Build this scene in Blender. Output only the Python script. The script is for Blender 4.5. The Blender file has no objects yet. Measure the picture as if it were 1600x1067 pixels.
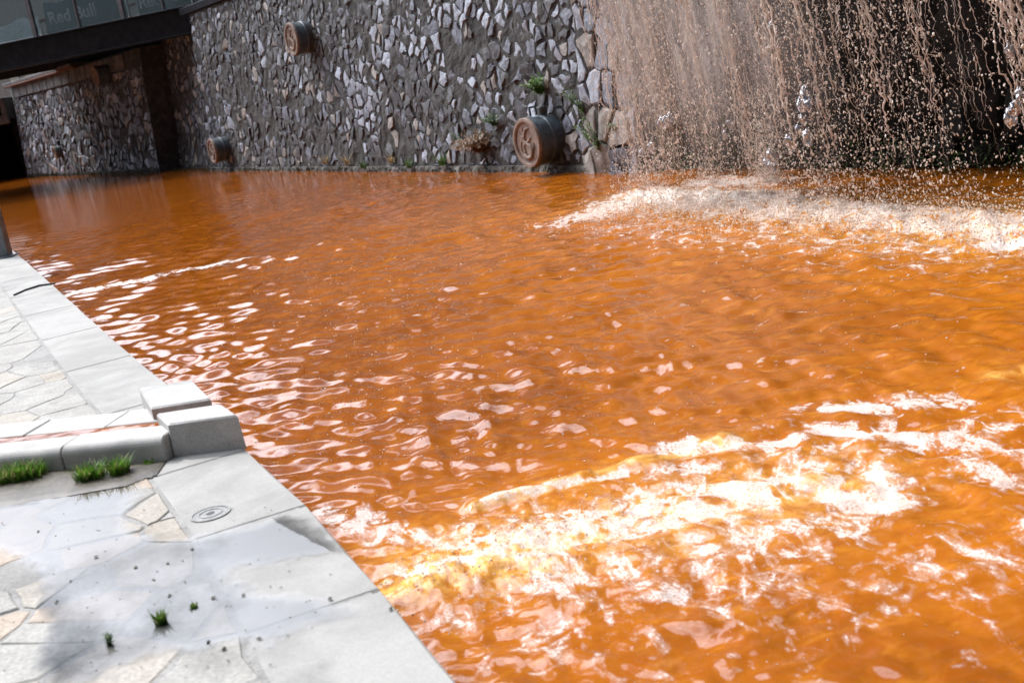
import bpy, math, random
import numpy as np
from mathutils import Vector, Matrix

random.seed(7); rng = np.random.default_rng(7)
R = math.radians
sc = bpy.context.scene
COL = sc.collection

# ------------------------------------------------------------------ camera
F_PX, PITCH, ROLL, EYE = 1900.0, R(13.7), R(-10.0), 1.9
cd = bpy.data.cameras.new('camera'); cam = bpy.data.objects.new('camera', cd); COL.objects.link(cam)
cd.lens = F_PX / 1600 * 36; cd.sensor_width = 36; cd.clip_start = .05; cd.clip_end = 2000
M_CAM = Matrix.Rotation(math.pi / 2 - PITCH, 4, 'X') @ Matrix.Rotation(ROLL, 4, 'Z')
cam.matrix_world = Matrix.Translation((0, 0, EYE)) @ M_CAM
cd.dof.use_dof = True; cd.dof.focus_distance = 9.5; cd.dof.aperture_fstop = 3.5
sc.camera = cam
R3 = np.array(M_CAM.to_3x3())

# ------------------------------------------------------------------ sky, sun, exposure
SUN_AZ, SUN_EL = R(45), R(50)          # azimuth to the left of +Y
SUN = np.array([-math.sin(SUN_AZ) * math.cos(SUN_EL), math.cos(SUN_AZ) * math.cos(SUN_EL), math.sin(SUN_EL)])
world = bpy.data.worlds.new('World'); sc.world = world; world.use_nodes = True
nt = world.node_tree; nt.nodes.clear()
def N(nt, t, **kw):
    n = nt.nodes.new(t)
    for k, v in kw.items(): setattr(n, k, v)
    return n
sky = N(nt, 'ShaderNodeTexSky', sky_type='NISHITA', sun_disc=False, sun_elevation=SUN_EL, sun_rotation=-SUN_AZ)
tc = N(nt, 'ShaderNodeTexCoord'); mp = N(nt, 'ShaderNodeMapping'); mp.inputs['Scale'].default_value = (1, 1, 2.2)
nz = N(nt, 'ShaderNodeTexNoise'); nz.inputs['Scale'].default_value = 3.6; nz.inputs['Detail'].default_value = 9; nz.inputs['Roughness'].default_value = .58
cr = N(nt, 'ShaderNodeValToRGB'); cr.color_ramp.elements[0].position = .39; cr.color_ramp.elements[1].position = .52
mx = N(nt, 'ShaderNodeMix', data_type='RGBA'); mx.inputs['B'].default_value = (13.5, 13.6, 14.2, 1)
bg = N(nt, 'ShaderNodeBackground'); bg.inputs['Strength'].default_value = .1
out = N(nt, 'ShaderNodeOutputWorld'); L = nt.links.new
L(tc.outputs['Generated'], mp.inputs['Vector']); L(mp.outputs[0], nz.inputs['Vector']); L(nz.outputs['Fac'], cr.inputs[0])
dt = N(nt, 'ShaderNodeVectorMath', operation='DOT_PRODUCT'); dt.inputs[1].default_value = tuple(float(c) for c in SUN); nrm = N(nt, 'ShaderNodeVectorMath', operation='NORMALIZE')
L(tc.outputs['Generated'], nrm.inputs[0]); L(nrm.outputs[0], dt.inputs[0])
gm = N(nt, 'ShaderNodeMapRange', interpolation_type='SMOOTHSTEP'); L(dt.outputs['Value'], gm.inputs['Value'])          # thin cloud scatters forward: brighter on the sun's side
for k_, v_ in (('From Min', .62), ('From Max', 1.0), ('To Min', 1.0), ('To Max', 68.0)): gm.inputs[k_].default_value = v_
cl = N(nt, 'ShaderNodeVectorMath', operation='SCALE'); cl.inputs[0].default_value = (1.4, 1.45, 1.6); L(gm.outputs[0], cl.inputs['Scale']); L(cl.outputs[0], mx.inputs['B'])
L(cr.outputs[0], mx.inputs['Factor']); L(sky.outputs[0], mx.inputs['A']); L(mx.outputs['Result'], bg.inputs['Color']); L(bg.outputs[0], out.inputs[0])
sd = bpy.data.lights.new('sun', 'SUN'); sd.energy = 3.7; sd.angle = R(.53); sd.color = (1, .965, .92)
so = bpy.data.objects.new('sun', sd); COL.objects.link(so); so.rotation_euler = Vector(-SUN).to_track_quat('-Z', 'Y').to_euler()
so.location = (0, 0, 30)
sc.view_settings.view_transform = 'Standard'; sc.view_settings.look = 'None'; sc.view_settings.gamma = 1
sc.view_settings.exposure = -.28; sc.view_settings.use_curve_mapping = False
sc.cycles.max_bounces = 6; sc.cycles.transparent_max_bounces = 16; sc.cycles.transmission_bounces = 4
sc.cycles.caustics_reflective = False; sc.cycles.caustics_refractive = False

# ------------------------------------------------------------------ measuring and mesh helpers
def P(x, y, z=0.0):                      # where a sight line of the survey photograph meets the level z
    d = R3 @ np.array([(x - 800) / F_PX, (533.5 - y) / F_PX, -1]); t = (z - EYE) / d[2]
    return np.array([0, 0, EYE]) + d * t
def tag(o, label=None, cat=None, group=None, kind=None):
    for k, v in (('label', label), ('category', cat), ('group', group), ('kind', kind)):
        if v: o[k] = v
    return o
def wloc(o):
    v = Vector((0, 0, 0))
    while o: v = v + o.location; o = o.parent
    return v
def empty(name, loc, label=None, cat=None, group=None):
    o = bpy.data.objects.new(name, None); COL.objects.link(o); o.location = Vector([float(c) for c in loc]); o.empty_display_size = .1
    return tag(o, label, cat, group)
def mesh(name, V, Fc, mats, parent=None, smooth=False, loc=None, midx=None):
    if not isinstance(mats, (list, tuple)): mats = [mats]
    V = np.asarray(V, float).reshape(-1, 3)
    base = wloc(parent) if parent else Vector((0, 0, 0))
    off = Vector([float(c) for c in loc]) if loc is not None else base
    me = bpy.data.meshes.new(name)
    me.from_pydata((V - np.array(off)).tolist(), [], [tuple(int(i) for i in f) for f in Fc])
    for m in mats: me.materials.append(m)
    if midx is not None: me.polygons.foreach_set('material_index', np.asarray(midx, dtype=np.int32))
    if smooth: me.polygons.foreach_set('use_smooth', [True] * len(me.polygons))
    me.update()
    o = bpy.data.objects.new(name, me); COL.objects.link(o); o.location = off - base
    if parent: o.parent = parent
    return o
class MB:
    def __init__(s): s.v = []; s.f = []; s.m = []; s.n = 0
    def add(s, V, Fc, m=0):
        V = np.asarray(V, float).reshape(-1, 3); s.v.append(V); s.f += [tuple(i + s.n for i in f) for f in Fc]; s.m += [m] * len(Fc); s.n += len(V)
    def build(s, name, mats, parent=None, smooth=False, loc=None):
        return mesh(name, np.concatenate(s.v), s.f, mats, parent, smooth, loc, s.m)
def frame(d):
    d = np.asarray(d, float); d = d / np.linalg.norm(d); a = np.array([0, 0, 1.]) if abs(d[2]) < .9 else np.array([1., 0, 0])
    x = np.cross(a, d); x /= np.linalg.norm(x); return x, np.cross(d, x), d
def tube(pts, rad, n=6, cap=True):
    pts = np.asarray(pts, float); m = len(pts); rad = np.broadcast_to(np.asarray(rad, float), (m,)); V = []; Fc = []
    T = np.gradient(pts, axis=0)
    x0, _, _ = frame(T[0])
    for i in range(m):
        t = T[i] / (np.linalg.norm(T[i]) + 1e-9); x = x0 - t * (x0 @ t); x /= np.linalg.norm(x) + 1e-9; x0 = x; y = np.cross(t, x)
        for k in range(n):
            a = 2 * math.pi * k / n; V.append(pts[i] + rad[i] * (math.cos(a) * x + math.sin(a) * y))
    for i in range(m - 1):
        for k in range(n): Fc.append((i * n + k, i * n + (k + 1) % n, (i + 1) * n + (k + 1) % n, (i + 1) * n + k))
    if cap: Fc += [tuple(range(n))[::-1], tuple((m - 1) * n + k for k in range(n))]
    return V, Fc
def bevel_box(o, e1, e2, e3, b=.01):     # box from corner o along e1,e2,e3 with chamfered edges (24 verts)
    o = np.asarray(o, float); E = [np.asarray(e, float) for e in (e1, e2, e3)]; Ln = [np.linalg.norm(e) for e in E]; U = [e / l for e, l in zip(E, Ln)]
    V = []; idx = {}
    for c in range(8):
        s = [(c >> k) & 1 for k in range(3)]
        p = o + sum(U[k] * Ln[k] * s[k] for k in range(3))
        for k in range(3):
            q = p.copy()
            for j in range(3):
                if j != k: q = q + U[j] * (b if s[j] == 0 else -b)
            idx[(c, k)] = len(V); V.append(q)
    Fc = []
    def ordc(k, s):
        a, b_ = [j for j in range(3) if j != k]
        return [(s << k) | (x << a) | (y << b_) for x, y in ((0, 0), (1, 0), (1, 1), (0, 1))]
    for k in range(3):
        for s in (0, 1): Fc.append(tuple(idx[(c, k)] for c in ordc(k, s)))
    for k in range(3):                   # edges parallel to k
        a, b_ = [j for j in range(3) if j != k]
        for x in (0, 1):
            for y in (0, 1):
                c0 = (x << a) | (y << b_); c1 = c0 | (1 << k)
                Fc.append((idx[(c0, a)], idx[(c0, b_)], idx[(c1, b_)], idx[(c1, a)]))
    for c in range(8): Fc.append((idx[(c, 0)], idx[(c, 1)], idx[(c, 2)]))
    return np.array(V), Fc
def fixn(o):
    import bmesh
    bm = bmesh.new(); bm.from_mesh(o.data); bmesh.ops.recalc_face_normals(bm, faces=bm.faces); bm.to_mesh(o.data); bm.free(); return o
# numpy noise
_perm = np.random.default_rng(3).random((256, 256))
def vnoise(x, y):
    xi = np.floor(x).astype(int); yi = np.floor(y).astype(int); fx = x - xi; fy = y - yi
    fx = fx * fx * fx * (fx * (fx * 6 - 15) + 10); fy = fy * fy * fy * (fy * (fy * 6 - 15) + 10)
    g = lambda a, b: _perm[a & 255, b & 255]
    return (g(xi, yi) * (1 - fx) + g(xi + 1, yi) * fx) * (1 - fy) + (g(xi, yi + 1) * (1 - fx) + g(xi + 1, yi + 1) * fx) * fy
def fbm(x, y, o=4, gain=.5):
    s = 0; a = 1; t = 0
    for i in range(o):
        s = s + a * vnoise(x * 2 ** i + 17.3 * i, y * 2 ** i + 5.1 * i); t += a; a *= gain
    return s / t                          # 0..1

# ------------------------------------------------------------------ materials
def mat(name):
    m = bpy.data.materials.new(name); m.use_nodes = True; t = m.node_tree; t.nodes.clear()
    o = N(t, 'ShaderNodeOutputMaterial'); b = N(t, 'ShaderNodeBsdfPrincipled'); t.links.new(b.outputs[0], o.inputs[0])
    return m, t, b, o
def noise_node(t, vec, scale, detail=5, rough=.55, dist=0):
    n = N(t, 'ShaderNodeTexNoise'); n.inputs['Scale'].default_value = scale; n.inputs['Detail'].default_value = detail
    n.inputs['Roughness'].default_value = rough; n.inputs['Distortion'].default_value = dist
    if vec is not None: t.links.new(vec, n.inputs['Vector'])
    return n.outputs['Fac']
def math_node(t, op, a, b=0.0, c=None, clamp=False):
    n = N(t, 'ShaderNodeMath', operation=op, use_clamp=clamp)
    for i, v in enumerate((a, b, c)):
        if v is None: continue
        if hasattr(v, 'links'): t.links.new(v, n.inputs[i])
        else: n.inputs[i].default_value = v
    return n.outputs[0]
def sstep(t, v, lo, hi, a=0.0, b=1.0):
    n = N(t, 'ShaderNodeMapRange', interpolation_type='SMOOTHSTEP'); t.links.new(v, n.inputs['Value'])
    n.inputs['From Min'].default_value = lo; n.inputs['From Max'].default_value = hi; n.inputs['To Min'].default_value = a; n.inputs['To Max'].default_value = b
    return n.outputs[0]
def mixc(t, fac, a, b, mode='MIX'):
    n = N(t, 'ShaderNodeMix', data_type='RGBA', blend_type=mode)
    if hasattr(fac, 'links'): t.links.new(fac, n.inputs['Factor'])
    else: n.inputs['Factor'].default_value = fac
    for k, v in (('A', a), ('B', b)):
        if hasattr(v, 'links'): t.links.new(v, n.inputs[k])
        else: n.inputs[k].default_value = (*v, 1)
    return n.outputs['Result']
def bump(t, b, h, strength, dist):
    n = N(t, 'ShaderNodeBump'); n.inputs['Strength'].default_value = strength; n.inputs['Distance'].default_value = dist
    t.links.new(h, n.inputs['Height']); t.links.new(n.outputs[0], b.inputs['Normal']); return n
def geo(t):
    return N(t, 'ShaderNodeNewGeometry').outputs['Position']
def stone_mat(name, c1, c2, c3=None, scale=9, rough=.75, bs=.5, bd=.01, island=.0, fine=60, fk=.2):
    m, t, b, o = mat(name); p = geo(t)
    n1 = noise_node(t, p, scale, 6, .6, .3); n2 = noise_node(t, p, fine, 4, .6)
    c = mixc(t, sstep(t, n1, .38, .64), c1, c2)
    if c3: c = mixc(t, sstep(t, noise_node(t, p, scale * .45, 5, .6, .4), .55, .72), c, c3)
    k = sstep(t, n2, .3, .7, 1 - fk, 1 + fk * .9)
    if island:
        g = N(t, 'ShaderNodeNewGeometry').outputs['Random Per Island']
        k = math_node(t, 'MULTIPLY', k, math_node(t, 'ADD', math_node(t, 'MULTIPLY', g, island), 1 - island * .5))
    hs = N(t, 'ShaderNodeHueSaturation'); t.links.new(c, hs.inputs['Color']); t.links.new(k, hs.inputs['Value'])
    t.links.new(hs.outputs[0], b.inputs['Base Color']); b.inputs['Roughness'].default_value = rough
    bump(t, b, math_node(t, 'ADD', n1, math_node(t, 'MULTIPLY', n2, .35)), bs, bd)
    return m
M = {}
M['mortar'] = stone_mat('mortar', (.028, .027, .026), (.066, .063, .059), (.02, .022, .014), 5, .9, 1, .03)
M['footing'] = stone_mat('pale_wall_footing', (.07, .068, .06), (.17, .165, .15), (.03, .04, .02), 6, .85, 1, .02)
M['st_light'] = stone_mat('pale_wall_stone', (.25, .28, .335), (.37, .41, .475), (.17, .185, .215), 11, .55, .8, .02, .5)
M['st_mid'] = stone_mat('grey_wall_stone', (.085, .095, .118), (.19, .21, .26), (.10, .09, .08), 12, .6, .8, .02, .5)
M['st_dark'] = stone_mat('dark_wall_stone', (.045, .047, .052), (.105, .108, .118), (.075, .06, .048), 12, .65, .8, .02, .5)
M['st_warm'] = stone_mat('tan_wall_stone', (.20, .18, .16), (.33, .31, .29), (.16, .13, .10), 9, .7, .8, .02, .4)
M['alcove'] = stone_mat('shade_black_rock', (.005, .0045, .004), (.014, .012, .010), (.006, .008, .004), 4, .6, 1, .05)  # near-black stands for the shade behind the fall and inside the culvert
M['slab'] = stone_mat('pale_coping_stone', (.27, .263, .245), (.345, .337, .317), (.165, .16, .148), 2.2, .8, .35, .003, 0, 130, .09)
M['kerb'] = stone_mat('pale_kerb_stone', (.37, .36, .34), (.46, .445, .42), (.32, .31, .29), 5, .75, .4, .003, 0, 110, .1)
M['block'] = stone_mat('concrete_block_stone', (.38, .37, .35), (.46, .45, .43), (.27, .285, .26), 5, .8, .8, .004, 0, 150, .2)
M['joint'] = stone_mat('pavement_mortar', (.235, .23, .215), (.30, .29, .275), (.17, .165, .155), 6, .85, .7, .006)
M['coping_dark'] = stone_mat('dark_steel', (.006, .006, .008), (.013, .013, .017), None, 5, .45, .2, .002)
M['coping_dark'].node_tree.nodes['Principled BSDF'].inputs['Specular IOR Level'].default_value = .12
M['steel'] = stone_mat('grey_painted_steel', (.12, .14, .16), (.18, .2, .225), None, 5, .45, .2, .002)
M['panel'] = stone_mat('weathered_concrete', (.07, .07, .07), (.15, .148, .146), (.08, .07, .07), 3, .85, .5, .01)
M['terra'] = stone_mat('terracotta', (.20, .15, .12), (.29, .215, .175), (.13, .10, .085), 7, .8, .6, .006)
M['drum'] = stone_mat('grey_blue_painted_drum', (.045, .06, .075), (.085, .11, .13), (.05, .05, .05), 6, .5, .3, .003)
M['rust'] = stone_mat('rusty_iron', (.10, .035, .02), (.17, .07, .04), None, 9, .8, .6, .004)
M['black'] = stone_mat('black_rubber', (.012, .012, .013), (.03, .03, .03), None, 20, .5, .2, .002)
M['moss'] = stone_mat('moss', (.02, .035, .008), (.05, .075, .015), (.06, .05, .02), 20, .95, 1, .02)
M['dirt'] = stone_mat('wet_silt', (.045, .037, .025), (.085, .07, .045), None, 12, .5, .5, .006)
M['facade'] = stone_mat('blocker_facade', (.028, .024, .022), (.045, .04, .036), None, 2, .9, .3, .01)
M['cast'] = stone_mat('cast_iron', (.21, .21, .20), (.28, .28, .265), (.15, .145, .135), 12, .6, .4, .002)
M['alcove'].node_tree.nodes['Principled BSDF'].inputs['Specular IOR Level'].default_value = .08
for i, (a, b_) in enumerate((((.31, .28, .235), (.37, .34, .295)), ((.33, .262, .20), (.385, .32, .255)), ((.275, .265, .24), (.335, .325, .295)), ((.285, .25, .20), (.345, .31, .26)))):
    M['flag%d' % i] = stone_mat(('cream', 'peach', 'grey', 'sand')[i] + '_flagstone', a, b_, tuple(c * .75 for c in a), 6, .75, .6, .004)
def leaf_mat(name, a, b_, tr=.35):
    m, t, b, o = mat(name); p = geo(t); c = mixc(t, sstep(t, noise_node(t, p, 25, 3), .35, .65), a, b_)
    t.links.new(c, b.inputs['Base Color']); b.inputs['Roughness'].default_value = .5
    tl = N(t, 'ShaderNodeBsdfTranslucent'); t.links.new(c, tl.inputs[0]); ms = N(t, 'ShaderNodeMixShader'); ms.inputs[0].default_value = tr
    t.links.new(b.outputs[0], ms.inputs[1]); t.links.new(tl.outputs[0], ms.inputs[2]); t.links.new(ms.outputs[0], o.inputs[0]); return m
M['grass'] = leaf_mat('fresh_grass', (.06, .15, .012), (.15, .29, .035)); M['fern'] = leaf_mat('fern_green', (.035, .085, .015), (.09, .18, .035))
M['dry'] = leaf_mat('dry_brown_leaf', (.20, .115, .065), (.34, .22, .13)); M['straw'] = leaf_mat('straw', (.30, .22, .11), (.42, .33, .18)); M['weed'] = leaf_mat('dark_weed', (.018, .032, .008), (.045, .075, .018))
# glassy things
def fresnel_glass(name, tint=(1, 1, 1), ior=1.45, extra=0.0, rough=0.0, bumpn=None):
    m, t, b, o = mat(name); t.nodes.remove(b)
    tr = N(t, 'ShaderNodeBsdfTransparent'); tr.inputs[0].default_value = (*tint, 1); gl = N(t, 'ShaderNodeBsdfGlossy'); gl.inputs['Roughness'].default_value = rough
    fr = N(t, 'ShaderNodeFresnel'); fr.inputs['IOR'].default_value = ior
    if bumpn:
        bn = N(t, 'ShaderNodeBump'); bn.inputs['Strength'].default_value = bumpn[0]; bn.inputs['Distance'].default_value = bumpn[1]
        t.links.new(noise_node(t, geo(t), bumpn[2], 3), bn.inputs['Height']); t.links.new(bn.outputs[0], gl.inputs['Normal']); t.links.new(bn.outputs[0], fr.inputs['Normal'])
    f = math_node(t, 'ADD', fr.outputs[0], extra, clamp=True)
    ms = N(t, 'ShaderNodeMixShader'); t.links.new(f, ms.inputs[0]); t.links.new(tr.outputs[0], ms.inputs[1]); t.links.new(gl.outputs[0], ms.inputs[2]); t.links.new(ms.outputs[0], o.inputs[0])
    return m
M['glass'] = fresnel_glass('balustrade_glass', (.66, .72, .75), 1.45, .02)
M['puddle'] = fresnel_glass('puddle_water', (.60, .59, .57), 1.38, .045, 0, (.06, .002, 7))
t = M['puddle'].node_tree; dp = N(t, 'ShaderNodeAttribute', attribute_name='depth').outputs['Fac']
dq = math_node(t, 'ADD', dp, math_node(t, 'MULTIPLY', math_node(t, 'SUBTRACT', noise_node(t, geo(t), 9, 8, .65), .5), .16)); fd = sstep(t, dq, -.03, .05)
for n in list(t.nodes):
    if n.type == 'BSDF_TRANSPARENT': t.links.new(mixc(t, sstep(t, dq, -.02, .09), (1, 1, 1), (.66, .67, .69)), n.inputs[0])
    if n.type == 'MIX_SHADER': src = n.inputs[0].links[0].from_socket; t.links.new(math_node(t, 'MULTIPLY', src, fd), n.inputs[0])
M['clear'] = fresnel_glass('clear_splash_water', (.85, .87, .92), 1.5, .30, .04, (.35, .03, 14))
def simple(name, col, rough=.5, spec=None, tr=None):
    m, t, b, o = mat(name); p = geo(t); c = mixc(t, sstep(t, noise_node(t, p, 18, 4), .3, .7), tuple(x * .82 for x in col), tuple(min(1, x * 1.12) for x in col))
    t.links.new(c, b.inputs['Base Color']); b.inputs['Roughness'].default_value = rough
    if tr:
        tl = N(t, 'ShaderNodeBsdfTranslucent'); t.links.new(c, tl.inputs[0]); ms = N(t, 'ShaderNodeMixShader'); ms.inputs[0].default_value = tr
        t.links.new(b.outputs[0], ms.inputs[1]); t.links.new(tl.outputs[0], ms.inputs[2]); t.links.new(ms.outputs[0], o.inputs[0])
    return m
M['drop'] = simple('muddy_water_drop', (.80, .67, .57), .08, tr=.35)
t = M['drop'].node_tree; o = [n for n in t.nodes if n.type == 'OUTPUT_MATERIAL'][0]; sh_ = o.inputs[0].links[0].from_socket; tp_ = N(t, 'ShaderNodeBsdfTransparent'); ms = N(t, 'ShaderNodeMixShader'); lw = N(t, 'ShaderNodeLayerWeight'); lw.inputs[0].default_value = .35
t.links.new(sstep(t, lw.outputs['Facing'], .0, .6, .55, 0), ms.inputs[0]); t.links.new(sh_, ms.inputs[1]); t.links.new(tp_.outputs[0], ms.inputs[2]); t.links.new(ms.outputs[0], o.inputs[0])
M['dropo'] = simple('orange_water_drop', (.60, .30, .14), .12, tr=.35)
M['foamdrop'] = simple('foam_fleck', (.84, .79, .73), .4, tr=.2)
M['fabric'] = simple('white_fabric', (.50, .54, .57), .8, tr=.4); M['fabdark'] = simple('grey_fabric', (.10, .13, .15), .8, tr=.3)
M['print'] = simple('pale_print', (.75, .77, .8), .7, tr=.4); M['redprint'] = simple('red_print', (.35, .06, .05), .7)
M['window'] = simple('dark_window', (.02, .022, .025), .1)
M['concrete_bed'] = M['joint']

# ------------------------------------------------------------------ the channel: layout measured on the ground
EDGE_PX = [(5, 379), (25, 395), (60, 425), (110, 470), (160, 515), (215, 563), (262, 600), (318, 643), (385, 703), (478, 788), (594, 920), (715, 1067)]
ZQ = .25
EDGE = [P(x, y, ZQ)[:2] for x, y in EDGE_PX]
d_end = EDGE[-1] - EDGE[-2]; EDGE += [EDGE[-1] + d_end * 1.5, EDGE[-1] + d_end * 6]
d0 = EDGE[0] - EDGE[1]; EDGE = [EDGE[0] + np.array([-14., 9.]), EDGE[0] + np.array([-4.5, 4.5])] + EDGE
EDGE = np.array(EDGE)
cum = np.concatenate([[0], np.cumsum(np.linalg.norm(np.diff(EDGE, axis=0), axis=1))])
def edge_at(s): return np.array([np.interp(s, cum, EDGE[:, 0]), np.interp(s, cum, EDGE[:, 1])])
def edge_n(s):
    t = edge_at(s + .25) - edge_at(s - .25); t /= np.linalg.norm(t); return np.array([t[1], -t[0]])   # towards the quay
if edge_n(cum[5])[0] > 0:
    _e = edge_n; edge_n = lambda s: -_e(s)
def edge_s(p):
    ss = np.linspace(0, cum[-1], 1200); E = np.stack([np.interp(ss, cum, EDGE[:, 0]), np.interp(ss, cum, EDGE[:, 1])], 1)
    return ss[np.argmin(np.sum((E - np.asarray(p)[:2]) ** 2, 1))]

# retaining wall frame
class Wall:
    def __init__(s, a, b, batter):
        s.o = np.array([a[0], a[1], 0.]); d = np.array([b[0] - a[0], b[1] - a[1], 0.]); s.len = np.linalg.norm(d); s.u = d / s.len
        s.n = np.array([s.u[1], -s.u[0], 0.]); s.b = batter
    def pt(s, a, h, d=0.0): return s.o + s.u * a + s.n * (d - s.b * h) + np.array([0, 0, h])
    def pts(s, a, h, d):
        a = np.asarray(a, float)[..., None]; h = np.asarray(h, float)[..., None]; d = np.asarray(d, float)[..., None]
        return s.o + s.u * a + s.n * (d - s.b * h) + np.array([0, 0, 1.]) * h
    def hit(s, x, y, d=0.0):             # survey sight line on the (battered) face -> (along, height)
        q = R3 @ np.array([(x - 800) / F_PX, (533.5 - y) / F_PX, -1]); nn = s.n + np.array([0, 0, s.b])
        t = ((s.o + s.n * d - np.array([0, 0, EYE])) @ nn) / (q @ nn); p = np.array([0, 0, EYE]) + q * t
        return (p - s.o) @ s.u, p[2]
W = Wall(P(330, 267), P(975, 269), .10)
W2 = Wall(P(45, 277), P(250, 270), .07)
WTOP = 3.9

# ------------------------------------------------------------------ ground, channel bed, terrace behind the wall
def sheet(name, pts, z, m, kind='structure', label=None, down=None, parent=None):
    pts = [np.array([p[0], p[1], z]) for p in pts]; n = len(pts); V = list(pts); Fc = [tuple(range(n))]
    if down is not None:
        V += [np.array([p[0], p[1], down]) for p in pts]; Fc += [(i, (i + 1) % n, n + (i + 1) % n, n + i) for i in range(n)]
    o = mesh(name, V, Fc, m, parent); fixn(o)
    return tag(o, label, kind=kind)
sheet('ground', [(-600, -600), (600, -600), (600, 900), (-600, 900)], -1.2, M['dirt'], label='channel bed and ground below the orange water')
far = W.pt(-30, WTOP)[:2]; near = W.pt(45, WTOP)[:2]
tw = [W.pt(-3.9, 0, -1.3)[:2], W.pt(45, 0, -1.3)[:2], W.pt(45, 0, -60)[:2], W.pt(-3.9, 0, -60)[:2]]
sheet('terrace', tw, WTOP - .06, M['panel'], label='raised ground behind the stone wall', down=-1.1)
tw2 = [W2.pt(-2, 0, -.6)[:2], W2.pt(W2.len - .5, 0, -.6)[:2], W.pt(-4.1, 0, -50)[:2], W2.pt(-2, 0, -60)[:2]]
sheet('lower_terrace', tw2, 3.35, M['panel'], label='ground behind the far lower wall', down=-1.1)
# quay body
qp = [tuple(p) for p in EDGE] + [(3, -12), (-60, -12), (-60, 45)]
bed = sheet('quay', [(p[0] + (edge_n(cum[i])[0] * .03 if i < len(EDGE) else 0), p[1] + (edge_n(cum[i])[1] * .03 if i < len(EDGE) else 0)) for i, p in enumerate(qp)], ZQ - .004, M['joint'],
            label='paved quay along the channel', down=-1.0)

# ------------------------------------------------------------------ water surface with real waves
def capsule(px, py, a, b, r0, r1=None):
    a = np.asarray(a)[:2]; b = np.asarray(b)[:2]; d = b - a; L2 = d @ d + 1e-9
    t = np.clip(((px - a[0]) * d[0] + (py - a[1]) * d[1]) / L2, 0, 1); r = r0 + ((r1 if r1 else r0) - r0) * t
    q = np.hypot(px - a[0] - t * d[0], py - a[1] - t * d[1]) / r
    return np.exp(-q ** 2 * 1.2), t
FOAM = [  # survey points on the water, radius in metres, density
    (920, 338, 1010, 304, .55, .7, .80), (1000, 308, 1180, 316, .6, .7, .90), (1160, 326, 1400, 342, .6, .6, .84), (1390, 342, 1640, 362, .6, .6, .80), (1550, 385, 1640, 380, .22, .3, .9), (1100, 285, 1200, 284, .5, .4, .85),
    (900, 350, 1500, 392, .9, .9, .44), (110, 460, 250, 430, .30, .22, .80), (250, 430, 400, 401, .16, .10, .80),
    (650, 900, 860, 850, .16, .24, .80), (740, 850, 960, 820, .18, .24, .76), (900, 845, 1110, 790, .2, .2, .76), (1000, 800, 1230, 750, .18, .12, .80), (1020, 740, 1110, 730, .12, .12, .7), (560, 800, 740, 870, .08, .10, .8),
    (760, 785, 1000, 735, .05, .06, .8), (1040, 700, 1240, 690, .12, .12, .80), (1260, 640, 1480, 628, .14, .16, .85), (1290, 668, 1440, 690, .14, .14, .85), (1370, 735, 1400, 790, .13, .14, .85), (1300, 775, 1400, 795, .12, .12, .82),
    (1500, 690, 1640, 640, .24, .24, .68), (1530, 740, 1640, 760, .18, .2, .62), (700, 850, 1250, 750, .38, .42, .62), (850, 900, 1300, 830, .35, .4, .54), (1250, 700, 1650, 700, .5, .5, .50), (1000, 930, 1640, 860, .45, .6, .44), (660, 980, 1000, 930, .20, .3, .45), (500, 800, 640, 850, .12, .18, .62), (700, 1040, 1000, 1000, .2, .3, .36)]
def foam_density(x, y):
    D = np.zeros_like(x)
    for x0, y0, x1, y1, r0, r1, k in FOAM:
        c, _ = capsule(x, y, P(x0, y0), P(x1, y1), r0, r1); D = np.maximum(D, c * k)
    return D
WAVES = []
wr = np.random.default_rng(11)
for i in range(85):
    lam = .065 * (.46 / .065) ** wr.random(); th = wr.normal(R(-112), R(42)); WAVES.append((2 * math.pi / lam, th, wr.random() * 6.283, .0050 * lam ** .90))
def water_height(x, y):
    r = np.hypot(x, y); wx = .10 * (fbm(x * 1.3, y * 1.3, 2) - .5); wy = .10 * (fbm(x * 1.3 + 40, y * 1.3, 2) - .5); h = np.zeros_like(x)
    g = np.clip(1.0 - (r - 14) / 26, .30, 1.0) * np.clip(.55 + (r - 3.2) * .16, .55, 1) * (.35 + 1.3 * fbm(x * .8 + 9, y * .8, 3))
    for k, th, ph, a in WAVES:
        cut = np.clip(2.2 - k * np.maximum(r, 1) * .0042, 0, 1)          # ripples too fine for the sheet's own spacing there
        h += a * cut * np.cos(k * ((x + wx) * math.cos(th) + (y + wy) * math.sin(th)) + ph)
    h = h * g
    T = np.zeros_like(x)
    for x0, y0, x1, y1, r0, r1, k in ((640, 915, 860, 850, .22, .30, .7), (740, 830, 1150, 750, .30, .35, .4), (1000, 315, 1250, 325, .6, .6, 1.3), (1200, 335, 1650, 370, .6, .6, 1.3), (640, 1000, 1100, 960, .35, .5, .12), (1150, 740, 1650, 680, .5, .5, .25)):
        c, _ = capsule(x, y, P(x0, y0), P(x1, y1), r0, r1); T = np.maximum(T, c * k)
    co_, si_ = math.cos(.6), math.sin(.6); rough = fbm((x * co_ - y * si_) * 6.5, (x * si_ + y * co_) * 6.5, 5, .58) - .5
    h += T * .085 * rough
    c, t = capsule(x, y, P(640, 925), P(800, 865), .16, .22); h += .045 * c * (.6 + .8 * fbm(x * 7, y * 7, 3))      # boil where the outfall surfaces
    a, b = P(742, 792), P(1120, 690); c, t = capsule(x, y, a, b, .045, .05); h += .035 * c * (1 - .7 * t)                # standing crest
    c, t = capsule(x, y, P(1000, 303), P(1250, 315), .3, .35); h += .10 * c * fbm(x * 6, y * 6, 3)
    c, t = capsule(x, y, P(1250, 325), P(1650, 355), .3, .35); h += .10 * c * fbm(x * 6, y * 6, 3)
    return h
na, nr = 820, 760
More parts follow.
